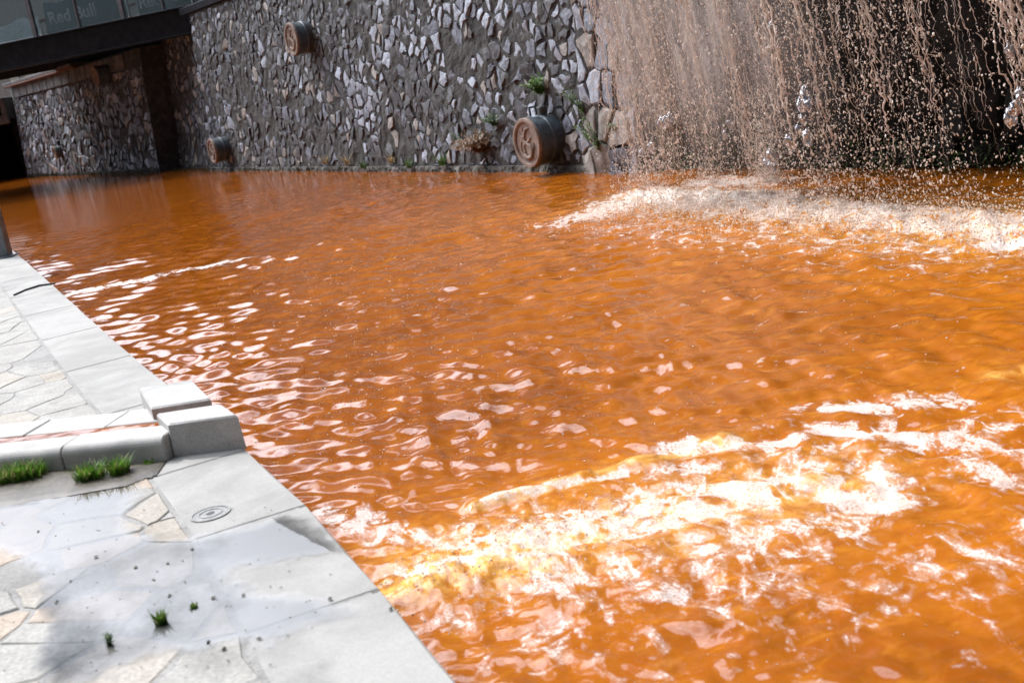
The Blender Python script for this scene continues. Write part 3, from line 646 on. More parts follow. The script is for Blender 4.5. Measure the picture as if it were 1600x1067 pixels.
def emblem(s, z, k, d, parent):          # small charging animal mark left of the words
    pts = [(-.5, .0), (-.38, .16), (-.1, .2), (.18, .16), (.32, .24), (.42, .16), (.36, .02), (.2, -.02), (.26, -.2), (.16, -.2), (.08, -.04), (-.18, -.04), (-.3, -.22), (-.4, -.2), (-.3, -.02)]
    V = [start + bu * (s + x * k) + K3 * (z + y * k) - bn * d for x, y in pts]; V += [v + bn * .006 for v in V]; n = len(pts)
    Fc = [tuple(range(n)), tuple(range(2 * n - 1, n - 1, -1))] + [(i, (i + 1) % n, n + (i + 1) % n, n + i) for i in range(n)]; mesh('emblem', V, Fc, M['redprint'], parent)
emblem(P1 + .22, 1.04, .30, .20, hosts[1]); emblem(P2 + .20, .98, .26, .30, hosts[3])
# coping beam and posts on top of the main wall
cp = empty('parapet', W.pt(6, WTOP), 'dark coping beam with short posts along the wall top right of the bridge', 'parapet')
V, Fc = bevel_box(W.pt(-.6, WTOP + .005, -.32), W.u * 18.4, W.n * .42, K3 * .17, .012); mesh('coping', V, Fc, M['coping_dark'], cp)
for k in range(12):
    V, Fc = bevel_box(W.pt(-.1 + k * 1.5, WTOP + .18, -.15), W.u * .09, W.n * .06, K3 * .95, .005); mesh('post', V, Fc, M['steel'], cp)
V, Fc = bevel_box(W.pt(-.2, WTOP + 1.14, -.17), W.u * 17.2, W.n * .10, K3 * .06, .006); mesh('rail', V, Fc, M['rust'], cp)
fb = empty('sky_blocker', W2.pt(2, 3.4, -5), 'added dark front behind the footbridge that blocks the bright sky', 'sky_blocker')  # added to block bright sky behind the bridge and in the water reflections
V, Fc = bevel_box(W2.pt(-26, 0, -9) * [1, 1, 0] + [0, 0, 3.3], W2.u * (W2.len + 30), W2.n * 4, K3 * 12.5, .05); mesh('wall', V, Fc, M['facade'], fb)
for i in range(12):
    V, Fc = bevel_box(W2.pt(-20 + i * 3.2, 0, -5.02) * [1, 1, 0] + [0, 0, 4.0], W2.u * 1.9, W2.n * .05, K3 * 2.2, .01); mesh('window', V, Fc, M['window'], fb)
# second crossing and dark culvert at far left
cv = empty('culvert', W2.pt(-1, 0), 'dark culvert mouth under a concrete deck at the far left', 'culvert')
cz = P(20, 165, 2.35)
q0 = W2.pt(-.3, 0, .1)
sx = np.array([-1., -.08, 0]); sx /= np.linalg.norm(sx); sy = np.array([-sx[1], sx[0], 0]); sy = sy if sy[1] > 0 else -sy
V, Fc = bevel_box(q0 * [1, 1, 0] + [0, 0, 2.1], sx * 24, sy * 10, K3 * 1.0, .03); mesh('deck', V, Fc, M['panel'], cv)
for k in range(14):
    V, Fc = bevel_box(q0 * [1, 1, 0] + [0, 0, 2.42] + sx * (.2 + k * 1.1) - sy * .05, sx * .16, sy * .04, K3 * .64, .006); mesh('rib', V, Fc, M['coping_dark'], cv)
V, Fc = bevel_box(q0 * [1, 1, 0] + [0, 0, -1] + sy * 9.5, sx * 24, sy * .4, K3 * 3.1, .03); mesh('back_wall', V, Fc, M['alcove'], cv)
V, Fc = bevel_box(q0 * [1, 1, 0] + [0, 0, -1] + sy * .2, -sx * .5, sy * 9.5, K3 * 3.3, .03); mesh('side_wall', V, Fc, M['alcove'], cv)

# ------------------------------------------------------------------ quay paving
INN = .45
sA = edge_s(P(385, 703, ZQ)); sB = edge_s(P(478, 788, ZQ)); sC = edge_s(P(594, 920, ZQ)); sBlk = edge_s(P(285, 617, ZQ))
def slab(s0, s1, label=None, skew0=0.0, skew1=0.0, z=ZQ, th=.20, gapw=.005):
    n = 8; ss = np.linspace(s0 + gapw, s1 - gapw, n); outer = [edge_at(s) for s in ss]
    inner = [edge_at(s + skew0 * (1 - i / (n - 1)) + skew1 * i / (n - 1)) + edge_n(s) * INN for i, s in enumerate(ss)]
    ring = outer + inner[::-1]; m_ = len(ring); c = np.mean(ring, 0); b_ = .008
    up = [np.array([p_[0], p_[1], z - b_]) for p_ in ring]; tp = [np.array([*(p_ + (c - p_) / np.linalg.norm(c - p_) * b_ * 1.4), z]) for p_ in ring]; dn_ = [np.array([p_[0], p_[1], z - th]) for p_ in ring]
    V = dn_ + up + tp; Fc = []
    for i in range(m_):
        j = (i + 1) % m_; Fc += [(i, j, m_ + j, m_ + i), (m_ + i, m_ + j, 2 * m_ + j, 2 * m_ + i)]
    for i in range(n - 1): Fc.append((2 * m_ + i, 2 * m_ + i + 1, 2 * m_ + m_ - 2 - i, 2 * m_ + m_ - 1 - i))
    o = fixn(mesh('coping_slab', V, Fc, M['slab'], bed)); return o
slab(sA, sB); slab(sB, sC); slab(sC, sC + 1.05); slab(sC + 1.05, sC + 2.1); slab(sC + 2.1, sC + 3.2)
s_ = sBlk - .05
while s_ > 3: slab(s_ - 1.55, s_, gapw=.003); s_ -= 1.55
# kerbed runnel crossing the quay
ka, kb_ = P(0, 746, ZQ), P(262, 721, ZQ); ke = kb_ - ka; ke[2] = 0; ke /= np.linalg.norm(ke); km = np.array([-ke[1], ke[0], 0]); km = km if km[1] > 0 else -km
KL = np.linalg.norm(kb_ - ka)
def kerb_line(off): return kb_ + km * off
KD = .20; GW = .15; KD2 = .26
# flagstones
kline_near = (ka[:2], km[:2]); far_off = KD + GW + KD2
def side(c): return (c - ka[:2]) @ km[:2]
def in_quay(c):
    if side(c) > -.02 and side(c) < far_off + .02: return False
    s = edge_s(c); return (c - edge_at(s)) @ edge_n(s) > INN - .12
PUD_PX = [(-60, 757), (60, 748), (150, 752), (222, 748), (205, 775), (196, 806), (214, 836), (262, 846), (340, 838), (440, 812), (512, 834), (532, 862), (470, 872), (372, 886), (352, 912), (420, 925), (500, 938), (545, 962), (470, 985), (420, 1003), (352, 1012), (262, 1018), (170, 1046), (90, 1072), (60, 1040), (88, 985), (60, 950), (60, 900), (20, 862), (-60, 850)]
PUD = np.array([P(x, y, ZQ)[:2] for x, y in PUD_PX])
def sdist(px, py, poly):                 # signed distance, positive inside
    ins = np.zeros(px.shape, bool); d = np.full(px.shape, 1e9); n = len(poly)
    for i in range(n):
        a_, b_ = poly[i], poly[(i + 1) % n]; e = b_ - a_; t_ = np.clip(((px - a_[0]) * e[0] + (py - a_[1]) * e[1]) / (e @ e), 0, 1)
        d = np.minimum(d, np.hypot(px - a_[0] - t_ * e[0], py - a_[1] - t_ * e[1]))
        c = ((a_[1] > py) != (b_[1] > py)) & (px < (b_[0] - a_[0]) * (py - a_[1]) / (b_[1] - a_[1] + 1e-12) + a_[0]); ins ^= c
    return np.where(ins, d, -d)
rg5 = np.random.default_rng(14)
FM = [M['flag0'], M['flag1'], M['flag2'], M['flag3']]
def quay_to3(x, y, h): return np.array([x, y, ZQ + h])
# rotate the lattice along the quay so that courses do not line up with anything
def flags(cs, x0, x1, y0, y1, cellw, cellh, keep):
    co, si = math.cos(.5), math.sin(.5); Rm = np.array([[co, -si], [si, co]])
    corners = np.array([(x0, y0), (x1, y0), (x1, y1), (x0, y1)]) @ Rm; lo = corners.min(0); hi = corners.max(0)
    res = []
    for c in voronoi_cells(lo[0], hi[0], lo[1], hi[1], cellw, cellh, .46, .16, rg5, keep=lambda q: keep(Rm @ q)):
        q = [Rm @ p_ for p_ in c]; ce = np.mean(q, 0); s = edge_s(ce)
        q = clip_half(q, edge_at(s) + edge_n(s) * (INN + .012), -edge_n(s))
        if side(ce) < 0: q = clip_half(q, ka[:2] - km[:2] * .03, km[:2])
        else: q = clip_half(q, ka[:2] + km[:2] * (far_off + .03), -km[:2])
        if len(q) >= 3: res.append(np.array(q))
    return res
near_c = flags(None, -3.2, .4, 1.6, 6.2, .34, .24, lambda c: in_quay(c) and c[1] < 6.6 and c[0] > -3.6 and side(c) < 0)
far_c = flags(None, -9, 0, 5.5, 17, .42, .30, lambda c: in_quay(c) and side(c) > 0 and c[0] > -.66 * c[1] + .2 and c[1] < 17)
def wq(c): return 1 / ((c[0]) ** 2 + c[1] ** 2 + 2.6) ** 1.5
rubble(bed, quay_to3, far_c, (lambda c: .99, lambda c, r: [0, 2, 2, 3, 2, 2][r.integers(6)], None), lambda c: wq(c), .005, (-.001, .001), .002, rg5, FM, 150, 'flagstone', 'far_flagstones', cham=.02, amp=.05, dome=.01, h0=-.04, jit=.003)
rubble(bed, quay_to3, near_c, (lambda c: .985, lambda c, r: [0, 0, 1, 2, 3, 2][r.integers(6)] if c[1] < 6 else [0, 2, 2, 3, 0, 2][r.integers(6)], None), wq, .010, (-.001, .003), .004, rg5, FM, 150, 'flagstone', 'far_flagstones', cham=.03, amp=.05, dome=.01, h0=-.04, jit=.003)

def kerbstone(l0, l1, off, depth, z0, z1, rnd, label, m='kerb'):
    # profile across (km) with a rounded front top edge
    prof = [(0, z0)] + [(rnd * (1 - math.cos(a)), z1 - rnd + rnd * math.sin(a)) for a in np.linspace(0, math.pi / 2, 7)] + [(depth - .008, z1), (depth, z1 - .008), (depth, z0)]
    V = []; n = len(prof); L_ = [l0 + .003, l0 + .010, (l0 + l1) / 2, l1 - .010, l1 - .003]
    for i, l in enumerate(L_):
        sh = .006 if i in (0, 4) else 0
        for d, z in prof:
            V.append(kb_ - ke * l + km * (off + d + (sh if d < depth / 2 else -sh)) + K3 * (z - (sh if z > z0 + .02 else 0) - ZQ))
    Fc = [(i * n + k, i * n + (k + 1) % n, (i + 1) * n + (k + 1) % n, (i + 1) * n + k) for i in range(4) for k in range(n)] + [tuple(range(n)), tuple(4 * n + k for k in range(n))[::-1]]
    c = kb_ - ke * (l0 + l1) / 2 + km * (off + depth / 2)
    o = mesh('kerb_stone', V, Fc, M[m], None, loc=(c[0], c[1], z0)); fixn(o); tag(o, label, 'kerb', 'kerb stones of the runnel'); return o
ZK = ZQ + .125
kerbstone(.0, .56, 0, KD, ZQ - .03, ZK, .045, 'rounded near kerb stone ending at the small concrete block, behind the grass')
kerbstone(.56, 1.25, 0, KD, ZQ - .03, ZK - .006, .045, 'rounded near kerb stone cut off by the left frame edge')
kerbstone(1.25, 2.0, 0, KD, ZQ - .03, ZK, .045, 'near kerb stone outside the frame at left')
fo = KD + GW
ZK2 = ZQ + .105
kerbstone(.06, .52, fo, KD2, ZQ - .03, ZK2, .012, 'flat white kerb stone on the far side of the runnel next to the block')
kerbstone(.52, 1.0, fo, KD2, ZQ - .03, ZK2 - .003, .012, 'flat white kerb stone on the far side, second from the block')
kerbstone(1.0, 1.7, fo, KD2, ZQ - .03, ZK2, .012, 'flat white kerb stone on the far side at the left frame edge')
V, Fc = tube([kb_ - ke * .0 + km * (fo - .012) + K3 * (ZK2 - ZQ - .035), kb_ - ke * 1.0 + km * (fo - .012) + K3 * (ZK2 - ZQ - .037), kb_ - ke * 2.0 + km * (fo - .012) + K3 * (ZK2 - ZQ - .035)], .011, 8)
tag(mesh('drip_pipe', V, Fc, M['black'], None, loc=kb_), 'thin black pipe along the far kerb above the runnel', 'pipe')
# runnel water
rw = MB(); L_ = np.linspace(-.16, 2.0, 80); Dd = np.linspace(KD - .003, fo + .004, 8); V = []
for l in L_:
    for d in Dd: V.append(kb_ - ke * l + km * d + K3 * (.098 + .006 * (fbm(np.array([l * 14]), np.array([d * 22]), 3)[0] - .5)))
k = np.arange(80 * 8).reshape(80, 8); Fc = np.stack([k[:-1, :-1], k[1:, :-1], k[1:, 1:], k[:-1, 1:]], -1).reshape(-1, 4).tolist()
tag(mesh('runnel_water', V, Fc, m if False else bpy.data.materials['orange_silty_water'], None, True), 'orange water in the narrow runnel between kerbs', kind='structure')
# the two blocks
def block(corners_px, z0, z1, label, taper=.0):
    B = [P(x, y, z1) for x, y in corners_px]; c = np.mean(B, 0)
    root_loc = (c[0], c[1], z0); b_ = .010
    tp = [p_ + (c - p_) / np.linalg.norm(c - p_) * b_ * 1.5 for p_ in B]; up = [p_ - K3 * b_ for p_ in B]
    lo = [np.array([p_[0], p_[1], z0]) + (p_ - c) * [1, 1, 0] * taper for p_ in B]
    n = 4; V = lo + up + tp + lo; 
    Fc = [(i, (i + 1) % 4, 4 + (i + 1) % 4, 4 + i) for i in range(4)] + [(4 + i, 4 + (i + 1) % 4, 8 + (i + 1) % 4, 8 + i) for i in range(4)] + [(8, 9, 10, 11), (3, 2, 1, 0)]
    o = mesh('stone_block', V[:12], Fc, M['block'], None, loc=root_loc); fixn(o); return tag(o, label, 'stone block', 'blocks beside the runnel outlet')
block([(262, 662), (371, 648), (346, 630), (244, 646)], ZQ, ZQ + .17, 'pale stone block with grey front face standing on the coping, nearer of the two', .03)
block([(236, 637), (329, 622), (300, 593), (217, 606)], ZQ, ZQ + .17, 'pale stone block behind the nearer one, on the far side of the runnel', .02)
# slab under the blocks closing the coping
slab(sBlk - .05, sA)
# small round drain cover
dc = P(329, 803, ZQ); dr = empty('drain_cover', dc, 'small round metal drain cover beside the large coping slab', 'drain cover')
def disc(c, r0, r1, z0, z1, m, name, parent, n=36):
    V = []; 
    for r_, z in ((r0, z0), (r0, z1), (r1, z1), (r1, z0)):
        for k in range(n): V.append(c + np.array([r_ * math.cos(6.2832 * k / n), r_ * math.sin(6.2832 * k / n), z]))
    Fc = [(i * n + k, i * n + (k + 1) % n, ((i + 1) % 4) * n + (k + 1) % n, ((i + 1) % 4) * n + k) for i in range(4) for k in range(n)]
    return fixn(mesh(name, V, Fc, m, parent))
disc(dc, .074, .084, -.02, .005, M['cast'], 'rim', dr); disc(dc, .020, .072, -.02, .003, M['cast'], 'plate', dr); disc(dc, .045, .049, -.01, .0055, M['cast'], 'ring', dr); disc(dc, .0005, .022, -.02, .002, M['black'], 'centre_hole', dr)
# puddle
xs = np.arange(PUD[:, 0].min() - .1, PUD[:, 0].max() + .1, .022); ys = np.arange(PUD[:, 1].min() - .1, PUD[:, 1].max() + .1, .022)
GX, GY = np.meshgrid(xs, ys, indexing='ij'); sdp = sdist(GX, GY, PUD) + .10 * (fbm(GX * 6, GY * 6, 4) - .5) + .012
Zp = np.full_like(GX, ZQ + .0048); keepv = (sdp > -.09) & ((GX - ka[0]) * km[0] + (GY - ka[1]) * km[1] < .0)
k = np.arange(GX.size).reshape(GX.shape); q4 = np.stack([k[:-1, :-1], k[1:, :-1], k[1:, 1:], k[:-1, 1:]], -1).reshape(-1, 4)
kv = keepv.ravel(); q4 = q4[kv[q4].all(1)]; used, inv = np.unique(q4, return_inverse=True)
V = np.stack([GX, GY, Zp], -1).reshape(-1, 3)[used]
po_ = mesh('puddle', V, inv.reshape(-1, 4).tolist(), M['puddle'], None, True); pa_ = po_.data.attributes.new('depth', 'FLOAT', 'POINT'); pa_.data.foreach_set('value', sdp.ravel()[used].astype(np.float32))
tag(po_, 'shallow puddle lying over the flagstones, mirroring the sky', kind='structure')
# silt at the kerb foot
def patch(name, pts_px, z, m, label, hgt=.006, kind='stuff'):
    poly = np.array([P(x, y, ZQ)[:2] for x, y in pts_px]); xs = np.arange(poly[:, 0].min(), poly[:, 0].max(), .018); ys = np.arange(poly[:, 1].min(), poly[:, 1].max(), .018)
    gx, gy = np.meshgrid(xs, ys, indexing='ij'); s = sdist(gx, gy, poly) + .06 * (fbm(gx * 9, gy * 9, 3) - .5); zz = z + np.minimum(hgt, s * .15) + .003 * fbm(gx * 30, gy * 30, 3)
    k = np.arange(gx.size).reshape(gx.shape); q4 = np.stack([k[:-1, :-1], k[1:, :-1], k[1:, 1:], k[:-1, 1:]], -1).reshape(-1, 4); kv = (s > -.03).ravel(); q4 = q4[kv[q4].all(1)]; used, inv = np.unique(q4, return_inverse=True)
    return tag(mesh(name, np.stack([gx, gy, zz], -1).reshape(-1, 3)[used], inv.reshape(-1, 4).tolist(), m, None, True), label, kind=kind)
patch('silt', [(-60, 744), (120, 735), (262, 722), (240, 742), (190, 762), (90, 778), (20, 790), (-60, 800)], ZQ + .005, M['dirt'], 'dark silt gathered along the kerb')
# cable on the quay, post
cb = [P(22, 461, ZQ + .008), P(40, 453, ZQ + .008), P(62, 446, ZQ + .012), P(86, 443, ZQ + .008)]
V, Fc = tube(cb, .011, 6); tag(mesh('cable', V, Fc, M['black'], None, loc=cb[0]), 'short black cable lying across the pale coping at left', 'cable')
pb = P(8, 402, ZQ); ps = empty('metal_post', pb, 'grey steel post on a base plate at the left frame edge', 'post')
V, Fc = bevel_box(pb + np.array([-.085, -.085, .021]), (.17, 0, 0), (0, .17, 0), (0, 0, 1.25), .006); mesh('shaft', V, Fc, M['steel'], ps)
V, Fc = bevel_box(pb + np.array([-.15, -.15, .002]), (.30, 0, 0), (0, .30, 0), (0, 0, .018), .003); mesh('base_plate', V, Fc, M['steel'], ps)
for ax in (-.12, .12):
    for ay in (-.12, .12):
        V, Fc = tube([pb + np.array([ax, ay, .02]), pb + np.array([ax, ay, .045])], .012, 6); mesh('bolt', V, Fc, M['steel'], ps)

# ------------------------------------------------------------------ plants
def blades(mb, c, n, h, spread, rg, w=.004, up=K3, lean=.6, m=0, seg=3):
    for i in range(n):
        a = rg.uniform(0, 6.283); r_ = spread * math.sqrt(rg.random()); b0_ = c + np.array([math.cos(a) * r_, math.sin(a) * r_, 0]); dr = np.array([math.cos(a + rg.normal(0, .5)), math.sin(a + rg.normal(0, .5)), 0]); hh_ = h * rg.uniform(.45, 1.1); ln = lean * rg.uniform(.2, 1) * hh_
        sd_ = np.array([-dr[1], dr[0], 0]); V = []
        for k_ in range(seg + 1):
            t_ = k_ / seg; p_ = b0_ + up * hh_ * (t_ - .25 * lean * t_ * t_) + dr * ln * t_ * t_; ww = w * (1 - t_) ** .7 * rg.uniform(.9, 1.1) + 1e-4; V += [p_ - sd_ * ww, p_ + sd_ * ww]
        mb.add(V, [(2 * k_, 2 * k_ + 1, 2 * k_ + 3, 2 * k_ + 2) for k_ in range(seg)], m)
rp = np.random.default_rng(31)
def tuft(px, py, n, h, sp, label, mats=('grass', 'straw'), z=ZQ, w=.004, cat='grass tuft', group='grass tufts on the quay', name='grass_tuft', extra=()):
    c = P(px, py, z); mb = MB()
    for dx, dy, k_ in ((0, 0, 1),) + tuple(extra): blades(mb, c + np.array([dx, dy, 0]), int(n * k_), h, sp, rp, w, m=int(rp.random() < .3))
    for i in range(len(mb.m)): mb.m[i] = 0 if rp.random() < .86 else 1
    o = mb.build(name, [M[k_] for k_ in mats], None, loc=c); return tag(o, label, cat, group)
tuft(38, 750, 300, .11, .06, 'dense green grass tuft against the kerb at the left frame edge', extra=((-.09, .01, .9), (.06, 0, .4)))
tuft(136, 752, 240, .10, .05, 'spreading grass tuft against the kerb, left half of the middle pair', extra=((.05, .01, .6),))
tuft(188, 742, 260, .105, .045, 'bright upright grass tuft against the kerb, right half of the middle pair')
tuft(232, 727, 60, .035, .03, 'low small sprig of grass near the corner of the block')
tuft(252, 974, 130, .05, .018, 'small upright grass tuft growing in the puddle')
tuft(303, 950, 55, .022, .013, 'tiny grass tuft right of the larger one in the puddle')
def sprig(c, h, n, rg, m, label, name='weed', cat='weed', lean=(0, 0, 0), leaf=.02, spread=.6, mats=None, up=K3, group=None, loc=None):
    """stems with paired leaflets"""
    root = empty(name, c, label, cat, group); st = MB(); lf = MB()
    for i in range(n):
        a = rg.uniform(0, 6.283); d = np.array([math.cos(a), math.sin(a), 0]) * spread * rg.uniform(.2, 1) + up + np.array(lean); d /= np.linalg.norm(d); hh_ = h * rg.uniform(.6, 1.05)
        pts = [c + d * hh_ * t_ + np.array([0, 0, -.25 * hh_ * spread * t_ * t_]) for t_ in np.linspace(0, 1, 7)]; V, Fc = tube(pts, np.linspace(leaf * .10, leaf * .04, 7), 3); st.add(V, Fc)
        for j in range(1, 19):
            t_ = j / 18; k_ = t_ * 6; i0 = min(5, int(k_)); p_ = pts[i0] + (pts[i0 + 1] - pts[i0]) * (k_ - i0); q_ = rg.normal(size=3); q_ -= d * (q_ @ d) * .7; q_ /= np.linalg.norm(q_); q_ = q_ + d * .4
            e = np.cross(q_, d); e /= np.linalg.norm(e) + 1e-9; s_l = leaf * rg.uniform(.6, 1.2) * (1.15 - .6 * t_)
            lf.add([p_, p_ + q_ * s_l * .5 + e * s_l * .26, p_ + q_ * s_l * 1.1, p_ + q_ * s_l * .5 - e * s_l * .26], [(0, 1, 2, 3)], 0)
    st.build('stem', M[m[0]], root); lf.build('foliage', M[m[1]], root); return root
sprig(P(172, 1008, ZQ), .06, 7, rp, ('weed', 'fern'), 'small leafy weed in the puddle left of the grass tuft', leaf=.014)
def wall_plant(px, py, h, n, m, label, leaf=.05, spread=.8, name='wall_plant', cat='plant', wl=W, lean=0.0, d=.08):
    s, z = wl.hit(px, py, d); c = wl.pt(s, z, d - .03); return sprig(c, h, n, rp, m, label, name, cat, tuple(wl.n * .6 + wl.u * lean), leaf, spread, group='plants on the stone wall')
wall_plant(843, 146, .36, 40, ('fern', 'grass'), 'bright green clump growing on the wall above the large outfall', .06, .8)
wall_plant(748, 236, .58, 80, ('straw', 'dry'), 'dry brown bush on the wall left of the large outfall', .075, 1.4)
wall_plant(772, 197, .32, 16, ('fern', 'fern'), 'yellow green shoots above the dry bush', .05, 1.1)
wall_plant(722, 228, .38, 6, ('fern', 'fern'), 'thin green stem left of the dry bush', .035, .3)
wall_plant(942, 240, .72, 12, ('fern', 'grass'), 'tall narrow fern leaning on the large pale stones', .06, .3, lean=-.15)
wall_plant(912, 178, .5, 9, ('fern', 'grass'), 'upper fern fronds reaching up the pale stones', .05, .3, lean=-.15)
wall_plant(963, 205, .22, 8, ('weed', 'fern'), 'small leafy plant at the left edge of the falling water', .05, 1)
wall_plant(238, 157, .45, 12, ('weed', 'weed'), 'dark plant on the corner of the far wall under the bridge', .09, 1.2)
for k_, (x, y, m_, h) in enumerate(((510, 256, 'straw', .28), (543, 258, 'straw', .34), (640, 262, 'fern', .3), (612, 255, 'straw', .25), (692, 258, 'fern', .34), (568, 262, 'fern', .2))):
    s, z = W.hit(x, y, .05); c = W.pt(s, max(z, .05), .05); mb = MB(); blades(mb, c, 34, h, .06, rp, .008, lean=1.1)
    tag(mb.build('wall_grass', M[m_], None, loc=c), ('leftmost straw coloured grass tuft at the wall foot', 'second straw coloured tuft from the left at the wall foot', 'green tuft at the wall foot below the pale stones', 'third straw tuft leaning at the wall foot', 'dark green weed at the wall foot left of the dry bush', 'short green tuft between straw tufts at the wall foot')[k_], 'grass tuft', 'tufts along the foot of the wall')
# moss line along the water and dark weeds behind the fall
ms = MB()
for w_, s0, s1, d in ((W, -3.5, S_BUT + .1, .03), (W2, .2, W2.len, .03), (W, S_BUT + .1, S_END + 9, .08)):
    for i in range(int((s1 - s0) * 26)):
        s = rp.uniform(s0, s1); dd = d if s < S_END or w_ is W2 else -.25; c = w_.pt(s, rp.uniform(-.01, .06), dd); blades(ms, c, 4, rp.uniform(.03, .09), .03, rp, .007, lean=1.2, seg=2)
tag(ms.build('moss_line', M['moss'], None), 'dark mossy growth along the waterline of the wall', kind='stuff')
wd = MB()
for i in range(320):
    s = S_END + .15 + 5.5 * rp.random() ** 1.4; h = .9 * rp.random() ** 1.6 * max(.25, 1 - (s - S_END) / 6); c = W.pt(s, h, -.12)
    for j in range(10):
        p_ = c + rp.normal(0, .07, 3); q_ = rp.normal(size=3); q_ /= np.linalg.norm(q_); e = np.cross(q_, K3); l_ = rp.uniform(.03, .07); wd.add([p_, p_ + q_ * l_ * .5 + e * l_ * .3, p_ + q_ * l_, p_ + q_ * l_ * .5 - e * l_ * .3], [(0, 1, 2, 3)], 0 if rp.random() < .6 else 1)
tag(wd.build('undergrowth', [M['weed'], M['fern']], None), 'dark green weeds at the foot of the shaded wall behind the water', kind='stuff')
# debris
db = MB()
for x, y in ((110, 908), (212, 886), (262, 880), (333, 934), (88, 940), (405, 997), (350, 1013), (265, 930), (300, 858), (325, 1003), (515, 935), (610, 951), (150, 870), (240, 905), (60, 830), (130, 1000), (380, 930)):
    c = P(x, y, ZQ + .0055); r_ = rp.uniform(.005, .011); db.add([c + np.array([r_ * math.cos(a) * rp.uniform(.6, 1.3), r_ * math.sin(a) * rp.uniform(.6, 1.3), rp.uniform(-.001, .004)]) for a in np.linspace(0, 6.28, 6, endpoint=False)] + [c + K3 * r_ * .7], [(i, (i + 1) % 6, 6) for i in range(6)])
for i in range(120):
    c = P(rp.uniform(0, 520), rp.uniform(790, 1060), ZQ + .0052); r_ = rp.uniform(.0015, .004); db.add([c + np.array([r_ * math.cos(a) * 1.4, r_ * math.sin(a), 0]) for a in np.linspace(0, 6.28, 5, endpoint=False)] + [c + K3 * r_ * .6], [(j, (j + 1) % 5, 5) for j in range(5)])
tag(db.build('debris', M['dirt'], None), 'small dead leaves and grit on the wet paving', kind='stuff')

# ------------------------------------------------------------------ waterfall
wf = empty('waterfall', W.pt(S_END + 2, 0, 1.8), 'muddy water falling in broken strands in front of the dark wall', 'waterfall')
VN, VU, D0, G_ = .85, 2.1, 1.12, 9.81
def traj(s0, z, d0=D0, vn=VN, vu=VU):
    z = np.asarray(z, float); t_ = np.sqrt(2 * np.maximum(LZ - z, 0) / G_); q = W.o + W.u * (s0 + vu * t_)[..., None] + W.n * (d0 + vn * t_)[..., None]; q = np.array(q); q[..., 2] = z; return q
def s_for(px, z):                        # start coordinate whose water passes survey column px at height z
    lo, hi = 5., 32.
    for _ in range(40):
        mid = (lo + hi) / 2; q = R3.T @ (traj(mid, np.array([z]))[0] - cam2); x = 800 + F_PX * q[0] / -q[2]
        if x < px: lo = mid
        else: hi = mid
    return lo
SL = s_for(932, 2.1); SR = s_for(1760, 1.2)
rw_ = np.random.default_rng(77)
def strand(s0, zt, zb, r, wig, breaks, vn=VN, d0=D0, two=True):
    n = int((zt - zb) / .03) + 2; z = np.linspace(zt, zb, n); c = traj(s0, z, d0, vn); ph = rw_.random() * 50
    f = (zt - z) / (zt - zb + 1e-6)
    w1 = (fbm(z * 1.6 + ph, z * 0 + ph, 2, .45) - .5) * wig * (.5 + 1.5 * f); w2 = (fbm(z * 1.6 + ph + 30, z * 0 + ph, 2, .45) - .5) * wig * (.5 + 1.5 * f)
    c = c + np.outer(w1, W.u) + np.outer(w2, W.n) + rw_.normal(0, .0055, (n, 3)) * (1 + f[:, None])
    bead = fbm(z * 24 + ph, z * 0 + ph * 2, 3, .7) * 1.75 - breaks * (.3 + .9 * f); rr = np.maximum(r * np.clip(bead * 1.6, 0, 1.5), .0004); return c, rr
def strand_mesh(mb, c, rr, m=0, n=5):
    i = 0
    while i < len(rr):
        if rr[i] <= .0001: i += 1; continue
        j = i
        while j < len(rr) and rr[j] > .0001: j += 1
        if j - i >= 2:
            r_ = rr[i:j].copy(); r_[0] *= .3; r_[-1] *= .3; V, Fc = tube(c[i:j], r_, n); mb.add(V, Fc, m)
        i = j
wide = SR - SL
for k_ in range(118):                    # strands one can follow
    t_ = rw_.random() ** 1.8; s0 = SL + wide * t_; dens = t_
    mb = MB(); c, rr = strand(s0, 3.95, rw_.uniform(-.02, .9 if t_ < .4 else 1.5), rw_.uniform(.0018, .0055), rw_.uniform(.04, .12), .42 + .25 * dens, d0=D0 + rw_.normal(0, .10), vn=VN + rw_.normal(0, .08))
    strand_mesh(mb, c, rr)
    if mb.n: mb.build('strand', [M['drop']], wf, True)
    for b_ in range(rw_.integers(0, 3)):
        mb = MB()
        c2 = c + np.outer(np.linspace(0, 1, len(c)) ** 1.5 * rw_.normal(0, .13), W.u) + np.outer(np.linspace(0, 1, len(c)) ** 1.5 * rw_.normal(0, .13), W.n); strand_mesh(mb, c2, np.maximum(rr * rw_.uniform(.5, .9) * (rw_.random(len(rr)) > .06), .0004)); mb.build('strand', [M['drop']], wf, True)
for px_, n_ in ((1130, 5), (1190, 9), (1215, 7), (1265, 8), (1345, 6), (1420, 3), (1560, 10), (1600, 7), (1640, 6)):   # thicker ropes
    s0 = s_for(px_, 1.6)
    for q_ in range(n_):
        mb = MB(); c, rr = strand(s0 + rw_.normal(0, .06), 3.95, rw_.uniform(.4, 1.2), rw_.uniform(.004, .008), .06, .38, d0=D0 + rw_.normal(0, .05)); strand_mesh(mb, c, rr); 
        if mb.n: mb.build('strand', [M['drop']], wf, True)
